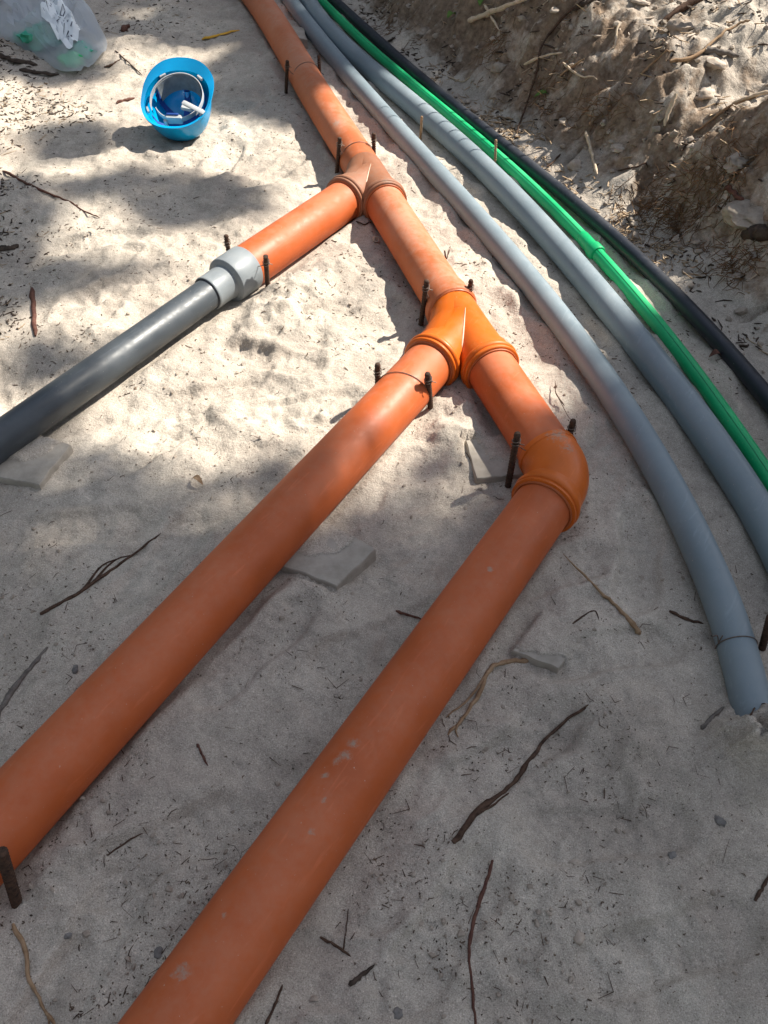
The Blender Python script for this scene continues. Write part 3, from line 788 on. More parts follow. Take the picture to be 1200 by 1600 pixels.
for key, top, base, lab, z, r in [
    ('up_l', (449, 95), (447, 145), 'rusty stake left of the far orange pipe, the farthest stake on that side', 0.125, 0.0062),
    ('up_r', (498, 86), None, 'rusty stake hidden between the far orange pipe and the grey conduit', 0.12, 0.0062),
    ('w1_l', (531, 215), (526, 274), 'rusty stake left of the orange pipe just above the far wye joint', 0.128, 0.0062),
    ('w1_r', (584, 208), None, 'rusty stake right of the orange pipe just above the far wye joint', 0.125, 0.0062),
    ('b1_f', (353, 367), None, 'rusty stake behind the orange branch beside the grey reducer', 0.125, 0.0060),
    ('b1_n', (415, 400), (419, 455), 'rusty stake in front of the orange branch beside the grey reducer', 0.118, 0.0062),
    ('w2_l', (667, 438), (658, 505), 'rusty stake left of the orange pipe just above the nearer wye joint', 0.128, 0.0064),
    ('w2_r', (736, 437), None, 'rusty stake right of the orange pipe just above the nearer wye joint', 0.12, 0.0060),
    ('b2_l', (590, 568), None, 'ribbed stake on the far side of the long orange branch below the nearer wye', 0.12, 0.0062),
    ('b2_r', (668, 583), (673, 640), 'ribbed stake on the near side of the long orange branch below the nearer wye', 0.118, 0.0064),
    ('e_l', (809, 676), (794, 757), 'leaning rusty stake in the crook left of the elbow joint', 0.130, 0.0066),
    ('e_r', (896, 656), None, 'dark stake behind the elbow joint on its right side', 0.12, 0.0062),
    ('near', (2, 1330), (27, 1413), 'dark ribbed stake at the left edge holding the end of the long orange branch', 0.128, 0.0075),
    ('g_r', (1204, 962), (1191, 1012), 'rusty stake at the right edge beside the near end of the grey conduit', 0.10, 0.0060)]:
    ST[key] = stake(top, base, lab, z, r)
for top, base, lab in [((659, 182), (657, 214), 'thin tan peg standing between the two grey conduits'), ((775, 218), (773, 262), 'thin tan peg standing between the grey conduit and the green pipe')]:
    stake(top, base, lab, 0.085, 0.0042, M_TAN)

def wire(ka, kb, O, A, r, label, dz=-0.028):
    """binding wire from stake to stake across the top of a pipe whose axis goes through O along A"""
    Ta, Aa = ST[ka]; Tb, Ab = ST[kb]
    a = Ta + Aa * dz; b = Tb + Ab * dz
    A = unit(A); pts = []
    up = np.array([0, 0, 1.0]); side = unit(np.cross(A, up))
    if side @ (a - O) < 0: side = -side
    c0 = O + A * (((a + b) / 2 - O) @ A)
    def loop(c, ax, n=10):
        e = unit(np.cross(ax, [0.3, 1, 0.1])); f = np.cross(ax, e)
        return [c + 0.0082 * (math.cos(t) * e + math.sin(t) * f) + ax * 0.0012 * t for t in np.linspace(0, 3.6 * math.pi, 22)]
    w = MB()
    w.tube(loop(a, Aa), 0.0011, 6); w.tube(loop(b, Ab), 0.0011, 6)
    for j in range(9):
        an = math.radians(62 - 124 * j / 8)
        sag = 0.0016
        q = c0 + (r + sag) * (math.sin(an) * side + math.cos(an) * up)
        f_ = (an + math.radians(62)) / math.radians(124)
        q = q + A * (((a - c0) @ A) * f_ + ((b - c0) @ A) * (1 - f_)) * 0.9
        pts.append(q)
    path = [a] + pts + [b]
    # drop arc points lying below the straight chord to the stakes
    w.tube(catmull(path, 4), 0.0010, 6)
    w.tube(catmull([a, a + np.array([0.008, -0.006, 0.006]), a + np.array([0.016, -0.004, 0.002])], 4), 0.0010, 5)
    o = w.build('tie_wire', M_WIRE, None, origin=(O[0], O[1], 0.0))
    return tag(o, label, 'wire', 'tie wires over the pipes')
wire('w1_l', 'w1_r', W1, W1 - UPC[5], RO_, 'tie wire over the orange pipe above the far wye joint')
wire('b1_n', 'b1_f', E1, B1, RO_, 'tie wire over the orange branch beside the grey reducer')
wire('w2_l', 'w2_r', W2, M12, RO_, 'tie wire over the orange pipe above the nearer wye joint')
wire('b2_r', 'b2_l', W2, B2, RO_, 'tie wire over the long orange branch below the nearer wye')
wire('e_l', 'e_r', EL, M2E, RO_ + 0.001, 'tie wire over the orange pipe at the top of the elbow')
wire('up_l', 'up_r', UPC[18], UPC[18] - UPC[14], RO_, 'tie wire over the farthest stretch of orange pipe')
def ring_wire():
    i = int(np.argmin([np.hypot(*(p - at(1150, 1000, R_G1))[:2]) for p in G1])); O = G1[i]; T = unit(G1[i + 1] - G1[i - 1]); sd = np.cross(T, [0, 0, 1.0]); un = np.cross(sd, T)
    w = MB(); w.tube([O + (R_G1 + 0.0012) * (math.cos(a) * un + math.sin(a) * sd) for a in np.linspace(-1.9, 1.9, 24)], 0.0010, 6)
    k = O + (R_G1 + 0.003) * (math.cos(1.3) * un + math.sin(1.3) * sd)
    if (proj(k)[0] > 1150): k = O + (R_G1 + 0.003) * (math.cos(-1.3) * un + math.sin(-1.3) * sd)
    w.tube(catmull([k, k + np.array([-0.004, 0.006, 0.012]), k + np.array([-0.012, 0.004, 0.012])], 4), 0.0011, 6)
    w.tube(catmull([k, k + np.array([0.003, 0.004, 0.016])], 4), 0.0011, 6)
    tag(w.build('tie_wire', M_WIRE, None, origin=(O[0], O[1], 0)), 'tie wire looped round the near end of the grey conduit', 'wire', 'tie wires over the pipes')
ring_wire()

# ------------------------------------------------------------------ paving tiles
for (corn, z, lab), (P, _) in zip(TILES, TILE_XY):
    th = 0.035
    c = P.mean(0); n = 6; ring = []
    for i in range(4):
        a, b = P[i], P[(i + 1) % 4]
        for k in range(n):
            t = k / n
            q = a * (1 - t) + b * t
            ring.append(q + RNG.normal(0, 0.0009, 2))
    mb = MB(); m_ = len(ring); vs = []
    for (zz, sc) in ((z - th, 1.0), (z - 0.004, 1.0), (z - 0.001, 0.985), (z, 0.965)):
        for q in ring:
            p = c + (q - c) * sc; vs.append((p[0], p[1], zz + (RNG.normal(0, 0.0004))))
    fs = []
    for l in range(3):
        for j in range(m_):
            q = (j + 1) % m_; fs.append((l * m_ + j, l * m_ + q, (l + 1) * m_ + q, (l + 1) * m_ + j))
    fs += [tuple(range(3 * m_, 4 * m_)), tuple(range(m_ - 1, -1, -1))]
    mb.add(vs, fs)
    o = mb.build('paving_tile', M_TILE, None, origin=(c[0], c[1], z - th), sharp=30)
    tag(o, lab, 'tile', 'paving tiles in the sand')

# ------------------------------------------------------------------ safety helmet lying upside down
def helmet():
    HW, HL, HT = 0.106, 0.116, 0.126
    th = math.radians(24); yaw = math.radians(-4)
    C = at(276, 153, 0.128)
    root = empty('safety_helmet', (C[0], C[1], C[2]), 'bright blue safety helmet lying upside down on the sunlit sand', 'helmet')
    root.rotation_euler = (Matrix.Rotation(yaw, 3, 'Z') @ Matrix.Rotation(th, 3, 'X')).to_euler()
    def child(mb, name, m_, sharp=35, under=None):
        o = mb.build(name, m_, None, sharp=sharp); o.parent = under or root; o.location = (0, 0, 0); return o
    nA = 56
    def ringp(a, cb, sb, off):
        sx = math.copysign(abs(math.cos(a)) ** 0.9, math.cos(a)); sy = math.copysign(abs(math.sin(a)) ** 0.9, math.sin(a))
        k = max(cb, 0.0) ** 0.78
        return ((HW + off) * sx * k, (HL + off) * sy * k, -(HT + off) * sb)
    rows = []
    for b in np.linspace(88, 0, 12):
        rows.append([ringp(2 * math.pi * j / nA, math.cos(math.radians(b)), math.sin(math.radians(b)), -0.003) for j in range(nA)])
    def fl(a): return 0.009 + 0.026 * float(sstep(np.array(math.sin(a)), -0.1, 0.95))
    for (q, dz) in ((0.5, 0.003), (1.0, 0.0045), (1.04, 0.0015), (1.0, -0.001), (0.5, -0.002)):
        r_ = []
        for j in range(nA):
            a = 2 * math.pi * j / nA; x, y, z = ringp(a, 1, 0, 0); w = fl(a) * q
            sl = 0.30 * w * float(sstep(np.array(math.sin(a)), 0.4, 0.95))
            pk = float(sstep(np.array(math.sin(a)), 0.55, 0.97))
            r_.append((x + w * math.cos(a) * (0.75 - 0.2 * pk), y + w * math.sin(a), dz + sl))
        rows.append(r_)
    for b in np.linspace(0, 88, 14):
        rows.append([ringp(2 * math.pi * j / nA, math.cos(math.radians(b)), math.sin(math.radians(b)), 0.0) for j in range(nA)])
    mb = MB(); vs = [p for r_ in rows for p in r_]; fs = []
    for i in range(len(rows) - 1):
        for j in range(nA):
            q = (j + 1) % nA; fs.append((i * nA + j, i * nA + q, (i + 1) * nA + q, (i + 1) * nA + j))
    fs.append(tuple(range(nA))); fs.append(tuple((len(rows) - 1) * nA + j for j in range(nA)))
    mb.add(vs, fs); child(mb, 'shell', M_HELM, 50)
    # ridge along the outside of the crown
    rd = MB(); rd.tube([(0, HL * math.sin(t) * 0.98, -HT * math.cos(t) - 0.001) for t in np.linspace(-1.0, 1.0, 16)], [0.010] * 16, 10, squash=0.5); child(rd, 'crown_ridge', M_HELM)
    # head band
    def band(sx, sy, z0, z1, th_=0.0022, a0=0, a1=2 * math.pi, n=48, dy=0.0, name='head_band', m_=M_HWHITE, lean=0.0):
        b = MB(); V = []; Fc = []
        for i in range(n + 1):
            a = a0 + (a1 - a0) * i / n
            for (k, z) in ((1, z0), (1, z1), (1 - th_ / sx, z1), (1 - th_ / sx, z0)):
                kk = k - lean * (z0 - z) / max(1e-6, abs(z1 - z0))
                V.append((sx * kk * math.cos(a), sy * kk * math.sin(a) + dy, z))
        for i in range(n):
            for j in range(4):
                q = (j + 1) % 4; Fc.append((i * 4 + j, i * 4 + q, (i + 1) * 4 + q, (i + 1) * 4 + j))
        b.add(V, Fc); return child(b, name, m_, 40)
    band(0.085, 0.100, 0.004, -0.010, a0=math.radians(-35), a1=math.radians(215))
    band(0.080, 0.097, 0.000, -0.055, a0=math.radians(25), a1=math.radians(155), name='sweat_band', m_=M_HGREY, lean=0.05)
    band(0.082, 0.098, -0.010, -0.026, a0=math.radians(215), a1=math.radians(325), name='nape_strap', m_=M_HWHITE, dy=0.025)
    # nape adjuster and its lever
    def box(c, sz, name, m_, rz=0.0, rx=0.0, under=None):
        b = MB(); R_ = Matrix.Rotation(rz, 3, 'Z') @ Matrix.Rotation(rx, 3, 'X'); V = []
        x, y, z = [q / 2 for q in sz]; e = min(sz) * 0.2
        for zz, k in ((-z, 0.9), (-z + e, 1), (z - e, 1), (z, 0.9)):
            for (i, j) in ((-1, -0.8), (-0.8, -1), (0.8, -1), (1, -0.8), (1, 0.8), (0.8, 1), (-0.8, 1), (-1, 0.8)):
                p = R_ @ Vector((i * x * k, j * y * k, zz)); V.append((p.x + c[0], p.y + c[1], p.z + c[2]))
        Fc = [tuple(range(7, -1, -1)), tuple(range(24, 32))]
        for l in range(3):
            for j in range(8): Fc.append((l * 8 + j, l * 8 + (j + 1) % 8, l * 8 + 8 + (j + 1) % 8, l * 8 + 8 + j))
        b.add(V, Fc); return child(b, name, m_, 40, under)
    na = box((-0.002, -0.066, -0.020), (0.052, 0.014, 0.026), 'nape_adjuster', M_HWHITE)
    box((-0.006, -0.060, -0.006), (0.040, 0.006, 0.006), 'adjuster_slot', M_HBLUE, under=na)
    box((0.062, -0.040, 0.006), (0.085, 0.016, 0.0035), 'adjuster_tongue', M_HWHITE, math.radians(-28))
    box((0.040, -0.036, 0.000), (0.036, 0.020, 0.012), 'tongue_guide', M_HWHITE, math.radians(-10))
    box((-0.030, -0.076, -0.036), (0.010, 0.012, 0.040), 'strap_clip', M_HWHITE, 0.3)
    box((0.008, -0.080, -0.046), (0.060, 0.010, 0.010), 'lower_clip', M_HWHITE, 0.12)
    for a in (50, 130, 205, 335):
        ar = math.radians(a)
        box((0.095 * math.cos(ar), 0.117 * math.sin(ar), -0.004), (0.022, 0.006, 0.010), 'band_mount', M_HWHITE, ar + math.pi / 2)
    # crown straps of the cradle
    for a in (25, 90, 155):
        ar = math.radians(a); b = MB(); V = []; Fc = []
        for i, t in enumerate(np.linspace(-1, 1, 17)):
            k = math.copysign(abs(t) ** 0.9, t); zz = -0.030 - 0.075 * math.sqrt(max(0, 1 - t * t))
            x, y = 0.090 * k * math.cos(ar), 0.108 * k * math.sin(ar); nx_, ny_ = -math.sin(ar) * 0.009, math.cos(ar) * 0.009
            V += [(x - nx_, y - ny_, zz), (x + nx_, y + ny_, zz), (x + nx_, y + ny_, zz - 0.0015), (x - nx_, y - ny_, zz - 0.0015)]
        for i in range(16):
            for j in range(4): Fc.append((i * 4 + j, i * 4 + (j + 1) % 4, i * 4 + 4 + (j + 1) % 4, i * 4 + 4 + j))
        b.add(V, Fc); child(b, 'crown_strap', M_HBLUE)
helmet()

# ------------------------------------------------------------------ translucent plastic bag with green wrappers inside
def bag():
    px = [(-60, 62), (0, 76), (55, 95), (108, 121), (140, 110), (168, 80), (158, 50), (140, 22), (118, -10), (90, -60), (20, -110), (-100, -100), (-190, -20)]
    P = np.array([at(x, y)[:2] for x, y in px]); c = P.mean(0)
    K = catmull([np.array([p[0], p[1], 0]) for p in list(P) + [P[0]]], 5)[:-1][:, :2]
    nA = len(K); nR = 34
    # the part away from the camera is pulled in: the bag stands about 14 cm tall
    HB = 0.15
    def top(x, y, rho):
        ridge = 1 - np.abs(fbm(x, y, 0.16, 4, 0.6, 301)) * 3.0
        return HB * (1 - rho ** 3) ** 0.6 * (0.72 + 0.5 * fbm(x, y, 0.3, 2, 0.5, 305) + 0.22 * ridge) + 0.013 * np.clip(1 - np.abs(fbm(x, y, 0.11, 3, 0.6, 310)) * 5, 0, 1)
    vs = []; fs = []
    def ringrow(rho, up):
        for p in K:
            q = c + (p - c) * rho
            q = q + 0.01 * np.array([fbm(q[0], q[1], 0.1, 2, 0.5, 320), fbm(q[0], q[1], 0.1, 2, 0.5, 330)])
            g = float(hgt(np.array([q[0]]), np.array([q[1]]))[0]) if not up or rho > 0.97 else 0.0
            z = float(top(q[0], q[1], rho)) + 0.012 if up else g + 0.004
            vs.append((q[0], q[1], z))
    rr = list(np.linspace(0.06, 0.9, nR - 6)) + [0.93, 0.955, 0.975, 0.988, 0.996, 1.0]
    for r_ in rr: ringrow(r_, True)
    for r_ in (0.9, 0.5): ringrow(r_, False)
    R_ = len(rr) + 2
    for i in range(R_ - 1):
        for j in range(nA):
            q = (j + 1) % nA; fs.append((i * nA + j, i * nA + q, (i + 1) * nA + q, (i + 1) * nA + j))
    fs.append(tuple(range(nA - 1, -1, -1))); fs.append(tuple((R_ - 1) * nA + j for j in range(nA)))
    M, N, L, b = mat('bag_film')
    v = pos(N, L)
    L.new(mix(N, L, noise(N, L, v, 8, 4), (0.62, 0.70, 0.80), (0.80, 0.85, 0.90)), b.inputs['Base Color'])
    b.inputs['Roughness'].default_value = 0.35
    bump(N, L, b, noise(N, L, v, 24, 5, 0.6, 1.2), 0.5, 0.02)
    tr = N.new('ShaderNodeBsdfTranslucent'); tr.inputs[0].default_value = (0.75, 0.80, 0.84, 1)
    ms = N.new('ShaderNodeMixShader'); ms.inputs[0].default_value = 0.3
    L.new(b.outputs[0], ms.inputs[1]); L.new(tr.outputs[0], ms.inputs[2]); tp = N.new('ShaderNodeBsdfTransparent'); mo = N.new('ShaderNodeMixShader'); mo.inputs[0].default_value = 0.42
    L.new(tp.outputs[0], mo.inputs[1]); L.new(ms.outputs[0], mo.inputs[2]); L.new(mo.outputs[0], N['Material Output'].inputs['Surface'])
    root = empty('plastic_bag', (c[0], c[1], 0), 'crumpled translucent plastic bag with green wrappers inside, in the top left corner', 'bag')
    mb = MB(); mb.add(vs, fs); mb.build('film', M, root, origin=root.location, sharp=28)
    def ztop(x, y):
        # distance ratio to the outline along the ray from the centre
        d = np.array([x, y]) - c; a = math.atan2(d[1], d[0]); an = np.arctan2(K[:, 1] - c[1], K[:, 0] - c[0])
        k = int(np.argmin(np.abs((an - a + math.pi) % (2 * math.pi) - math.pi)))
        rho = min(0.99, np.linalg.norm(d) / np.linalg.norm(K[k] - c))
        return float(top(x, y, rho)) + 0.012
    # the printed patch, its lettering too crumpled to make out
    M_INK = simple('bag_print_ink', (0.03, 0.04, 0.07), (0.06, 0.07, 0.10), 40, 0.6, 0.2, 0)
    M_PATCH = simple('bag_print_ground', (0.70, 0.74, 0.76), (0.78, 0.81, 0.82), 40, 0.5, 0.3, 0)
    zq = 0.13
    o0 = at(88, 6, zq); ex = at(122, 30, zq) - o0; ey = at(70, 24, zq) - o0
    for _ in range(4):
        mid = o0 + ex * 0.5 + ey * 0.5; zq = ztop(mid[0], mid[1])
        o0 = at(88, 6, zq); ex = at(122, 32, zq) - o0; ey = at(69, 26, zq) - o0
    def on(u, w, lift):
        p = o0 + ex * u + ey * w; return (p[0], p[1], ztop(p[0], p[1]) + lift)
    pm = MB(); n = 9; V = [on(-0.06 + 1.1 * i / n, -0.1 + 1.2 * j / n, 0.005) for j in range(n + 1) for i in range(n + 1)]
    pm.add(V, [(j * (n + 1) + i, j * (n + 1) + i + 1, (j + 1) * (n + 1) + i + 1, (j + 1) * (n + 1) + i) for j in range(n) for i in range(n)])
    pm.build('printed_patch', M_PATCH, root, origin=root.location)
    GL = {'E': [(0, 0, 0, 1), (0, 0, 1, 0), (0, .5, .7, .5), (0, 1, 1, 1)], 'I': [(.5, 0, .5, 1)], 'D': [(0, 0, 0, 1), (0, 0, .8, .2), (.8, .2, .8, .8), (.8, .8, 0, 1)], 'N': [(0, 0, 0, 1), (1, 0, 1, 1), (0, 1, 1, 0)],
          'K': [(0, 0, 0, 1), (0, .5, .9, 0), (0, .5, .9, 1)], 'S': [(1, 0, 0, 0), (0, 0, 0, .5), (0, .5, 1, .5), (1, .5, 1, 1), (1, 1, 0, 1)], 'T': [(0, 0, 1, 0), (.5, 0, .5, 1)], 'Y': [(0, 0, .5, .5), (1, 0, .5, .5), (.5, .5, .5, 1)]}
    im = MB()
    for text, w0, hh, u0, du in (('EIDNY', 0.06, 0.36, 0.04, 0.19), ('KSTIN', 0.56, 0.24, 0.06, 0.185)):
        for k, ch in enumerate(text):
            for (a, b_, a2, b2) in GL[ch]:
                p = np.array([u0 + du * k + 0.12 * a, w0 + hh * b_]); q = np.array([u0 + du * k + 0.12 * a2, w0 + hh * b2])
                d = unit(q - p); nn_ = np.array([-d[1], d[0]]) * 0.011
                V = [on(*(p - nn_), 0.0075), on(*(q - nn_), 0.0075), on(*(q + nn_), 0.0075), on(*(p + nn_), 0.0075)]
                im.add(V, [(0, 1, 2, 3)])
    im.build('lettering', M_INK, root, smooth=False, origin=root.location)
    # green wrappers inside the bag
    M_WRAP = simple('green_wrapper', (0.01, 0.38, 0.10), (0.05, 0.58, 0.22), 25, 0.4, 0.4, 0.4)
    M_WRAP2 = simple('teal_wrapper', (0.02, 0.30, 0.19), (0.10, 0.50, 0.34), 25, 0.4, 0.4, 0.4)
    for (x, y, z, r_, m_, lab) in [(112, 95, 0.030, 0.038, M_WRAP, 'bright green crumpled wrapper at the bottom corner of the plastic bag'), (126, 80, 0.036, 0.042, M_WRAP2, 'teal crumpled wrapper at the right end of the plastic bag'),
                                   (62, 58, 0.055, 0.060, M_WRAP2, 'dull green crumpled wrapper in the middle of the plastic bag'), (38, 60, 0.034, 0.038, M_WRAP2, 'dark green crumpled wrapper at the left of the plastic bag')]:
        p = at(x, y, z); b_ = MB(); V = []; Fc = []; nu, nv = 18, 12
        for j in range(nv + 1):
            ph = math.pi * j / nv
            for i in range(nu):
                a = 2 * math.pi * i / nu
                k = r_ * (1 + 0.5 * float(fbm(np.array(math.cos(a) * math.sin(ph) * 2 + x), np.array(math.sin(a) * math.sin(ph) * 2 + math.cos(ph) * 3), 0.9, 3, 0.6, 350)))
                V.append((p[0] + k * 1.2 * math.sin(ph) * math.cos(a), p[1] + k * math.sin(ph) * math.sin(a), max(0.012, p[2] + k * 0.7 * math.cos(ph))))
        for j in range(nv):
            for i in range(nu):
                q = (i + 1) % nu; Fc.append((j * nu + i, j * nu + q, (j + 1) * nu + q, (j + 1) * nu + i))
        b_.add(V, Fc)
        tag(b_.build('wrapper', m_, None, sharp=25, origin=(p[0], p[1], 0)), lab, 'wrapper', 'green wrappers inside the bag')
bag()

# ------------------------------------------------------------------ twigs, roots, sticks, chips
def twig(name, px, r, m_, label, cat='twig', group=None, forks=(), lift=None, taper=0.45, knob=0.0, squash=1.0):
    pts = [hit(x, y) for x, y in px]
    Lf = r * 0.45 if lift is None else lift
    pts = [p + np.array([0, 0, Lf]) for p in pts]
    path = catmull(pts, 5)
    path = path + RNG.normal(0, r * 0.16, path.shape)
    path[:, 2] = np.maximum(path[:, 2], hgt(path[:, 0], path[:, 1]) + 0.1 * r)
    k = len(path); mb = MB()
    rad = [r * (1 - taper * i / (k - 1)) * (1 + 0.13 * RNG.normal()) for i in range(k)]
    rad[0] *= 0.6; rad[-1] *= 0.4
    if knob: rad[1] *= 1 + knob
    mb.tube(path, [max(0.0005, q) for q in rad], 7, squash=squash)
    for f in forks:
        fp = [hit(x, y) + np.array([0, 0, Lf]) for x, y in f]
        fq = catmull(fp, 4); fq = fq + RNG.normal(0, r * 0.12, fq.shape); fq[:, 2] = np.maximum(fq[:, 2], hgt(fq[:, 0], fq[:, 1]) + 0.2 * r)
        mb.tube(fq, [max(0.0005, r * 0.55 * (1 - 0.6 * i / (len(fq) - 1))) for i in range(len(fq))], 6)
    o = mb.build(name, m_, None, origin=path[0], sharp=60)
    return tag(o, label, cat, group)
GT = 'twigs and roots on the trench floor'; GB = 'sticks and roots on the bank'
twig('twig', [(62, 962), (120, 930), (165, 898), (205, 870), (252, 835)], 0.0042, M_TWIG, 'long dark split twig left of the long orange branch', group=GT, forks=[[(140, 915), (175, 880), (205, 868)], [(130, 922), (160, 885), (190, 872)]], taper=0.6)
twig('twig', [(-14, 1140), (20, 1080), (48, 1045), (75, 1012)], 0.0052, M_TWIGG, 'smooth grey twig at the left edge, half sunk in sand', group=GT, lift=0.001)
twig('root', [(20, 1445), (40, 1482), (45, 1525), (65, 1568), (88, 1605)], 0.0032, M_TAN, 'thin brown root in the bottom left corner', 'root', GT, forks=[[(76, 1585), (78, 1605)]])
twig('root', [(708, 1320), (745, 1270), (788, 1238), (812, 1210), (845, 1165), (880, 1130), (920, 1102)], 0.0048, M_TWIG, 'long dark root right of the nearest orange pipe, with a frayed lower end', 'root', GT, forks=[[(720, 1300), (752, 1258), (785, 1240)], [(735, 1280), (765, 1262), (795, 1240)]], taper=0.55)
twig('twig', [(770, 1345), (752, 1400), (737, 1455), (733, 1500), (738, 1550), (744, 1610)], 0.0030, M_TWIGR, 'thin reddish twig reaching the bottom edge', group=GT)
twig('root', [(830, 1031), (790, 1036), (766, 1046), (748, 1085), (722, 1125), (700, 1148)], 0.0048, M_TAN, 'forked tan root in the sand beside the nearest orange pipe', 'root', GT, forks=[[(762, 1050), (735, 1090), (698, 1122)], [(722, 1125), (712, 1140), (716, 1152)]])
twig('stick', [(1000, 992), (985, 972), (962, 948), (930, 918), (880, 868)], 0.0050, M_TAN, 'tan stick, thicker at its near end, right of the elbow', 'stick', GT, taper=0.75)
twig('twig', [(1045, 955), (1072, 968), (1100, 975)], 0.0035, M_TWIG, 'short dark twig beside the near end of the grey conduit', group=GT)
twig('twig', [(52, 452), (53, 490), (56, 527)], 0.0075, M_TWIGR, 'short thick reddish stick above the dark grey pipe', group=GT, taper=0.2)
twig('root', [(5, 268), (30, 281), (62, 297), (100, 313), (130, 330), (156, 341)], 0.0045, M_TWIGR, 'long thin root crossing the sand at the left edge', 'root', GT, taper=0.6)
twig('twig', [(168, 1337), (195, 1318), (223, 1302)], 0.0016, M_TWIG, 'fine dark twig between the two long orange pipes', group=GT, forks=[[(172, 1334), (167, 1328)]])
twig('twig', [(500, 1465), (528, 1480), (548, 1495)], 0.0024, M_TWIG, 'small forked twig right of the nearest orange pipe, near the bottom', group=GT, forks=[[(536, 1486), (541, 1455), (544, 1420)]])
twig('twig', [(545, 1540), (565, 1525), (585, 1508)], 0.0034, M_BARK, 'short flat black twig near the bottom edge', group=GT)
twig('twig', [(414, 1602), (430, 1570), (442, 1538)], 0.0022, M_TWIG, 'thin dark twig at the bottom edge beside the nearest orange pipe', group=GT)
twig('twig', [(618, 955), (640, 962), (664, 969)], 0.0028, M_TWIGR, 'short reddish twig touching the left side of the nearest orange pipe', group=GT)
twig('twig', [(308, 1162), (316, 1180), (325, 1197)], 0.0024, M_TWIGR, 'tiny reddish twig between the two long orange pipes', group=GT)
twig('root', [(895, 975), (912, 962), (930, 955), (935, 968)], 0.0017, M_TWIG, 'fine wavy rootlet above the buried paving tile', 'root', GT)
twig('twig', [(880, 640), (868, 622), (866, 602)], 0.0016, M_TWIG, 'fine upright twig behind the elbow', group=GT, forks=[[(872, 630), (885, 655), (895, 668)]], lift=0.012)
twig('twig', [(742, 748), (752, 738), (762, 718)], 0.0030, M_TWIG, 'forked dark twig on the paving tile beside the leaning stake', group=GT, forks=[[(744, 746), (738, 725), (728, 708)]])
twig('twig', [(183, 162), (196, 158), (211, 154)], 0.0065, M_TWIGR, 'stubby brown twig left of the blue helmet', group=GT)
twig('twig', [(1095, 1140), (1112, 1122), (1130, 1105)], 0.0045, M_TWIGG, 'grey twig beside the buried end of the grey conduit', group=GT)
twig('twig', [(1172, 1118), (1182, 1104), (1196, 1100)], 0.0018, M_TWIG, 'fine curled rootlet at the buried tip of the grey conduit', group=GT, forks=[[(1176, 1112), (1172, 1098), (1166, 1104)]])
twig('twig', [(1180, 1408), (1192, 1385), (1206, 1362)], 0.0030, M_TWIG, 'dark twig at the right edge in the lower corner', group=GT)
twig('twig', [(180, 80), (205, 102), (222, 118)], 0.0032, M_TWIG, 'thin dark twig between the plastic bag and the helmet', group=GT)
twig('twig', [(164, 106), (178, 100), (188, 94)], 0.0045, M_TWIG, 'short curved twig beside the right end of the plastic bag', group=GT)
twig('twig', [(580, 348), (571, 352), (556, 346)], 0.0030, M_TWIG, 'dark twig in the crotch of the far wye joint', group=GT)
twig('twig', [(695, 392), (698, 405), (704, 385)], 0.0022, M_TWIG, 'fine twig on the sand between orange pipe and grey conduit', group=GT)
twig('bark_piece', [(-5, 88), (25, 98), (62, 104)], 0.014, M_BARK, 'dark piece of bark under the plastic bag at the left edge', 'bark', GT, taper=0.2, squash=0.5)
twig('bark_piece', [(30, 110), (60, 116), (92, 119)], 0.011, M_BARK, 'dark piece of bark just below the plastic bag', 'bark', GT, taper=0.2, squash=0.5)
twig('bark_piece', [(-5, 388), (15, 390), (28, 384)], 0.010, M_BARK, 'dark bark lump at the left edge above the grey pipe', 'bark', GT, taper=0.2, squash=0.6)
twig('yellow_strip', [(315, 63), (345, 55), (374, 48)], 0.0085, M_YELL, 'bright yellow splinter of wood left of the far orange pipe', 'wood piece', taper=0.3, squash=0.45)
twig('pine_cone_scale', [(192, 50), (197, 45), (203, 43)], 0.012, M_TWIGR, 'small brown lump on the sand above the helmet', 'debris', taper=0.5)
# bank
twig('stick', [(731, 46), (760, 36), (800, 21), (850, -2)], 0.0095, M_PALE, 'long pale stick lying across the top of the bank', 'stick', GB, lift=0.03, taper=0.2)
twig('stick', [(756, 16), (767, 36), (779, 58)], 0.0050, M_PALE, 'short pale stick crossing under the long one on the bank', 'stick', GB, lift=0.02, taper=0.2)
twig('stick', [(818, 110), (848, 98), (877, 92)], 0.0050, M_PALE, 'bent pale twig on the dark slope of the bank', 'stick', GB, lift=0.02)
twig('stick', [(878, 106), (900, 124), (931, 133)], 0.0042, M_PALE, 'curved tan twig crossing another on the bank', 'stick', GB, lift=0.016)
twig('stick', [(874, 124), (892, 111), (912, 98)], 0.0040, M_TAN, 'brown twig crossed by the curved tan one on the bank', 'stick', GB, lift=0.012)
twig('stick', [(964, 48), (961, 65), (958, 86)], 0.0052, M_PALE, 'small upright pale twig on the bank below the dark log', 'stick', GB, lift=0.02)
twig('root', [(945, -5), (893, 22), (862, 55), (845, 80), (838, 115), (828, 150), (815, 190), (806, 216)], 0.0050, M_TWIG, 'long thin dark root hanging down the bank to the black hose', 'root', GB, lift=0.015, taper=0.5)
twig('log', [(1104, -4), (1065, 20), (1028, 44)], 0.0135, M_TWIG, 'dark straight log at the top of the bank', 'log', GB, lift=0.012)
twig('log', [(945, -6), (915, 12), (893, 24)], 0.010, M_BARK, 'dark broken branch end at the top of the bank', 'log', GB, lift=0.014)
twig('root', [(1045, 103), (1085, 94), (1118, 66), (1150, 46), (1170, 38)], 0.0058, M_TAN, 'orange brown root along the lit top of the bank', 'root', GB, lift=0.012)
twig('log', [(1098, 84), (1125, 88), (1152, 92)], 0.0115, M_TWIGG, 'short grey log on the lit top of the bank', 'log', GB, lift=0.010)
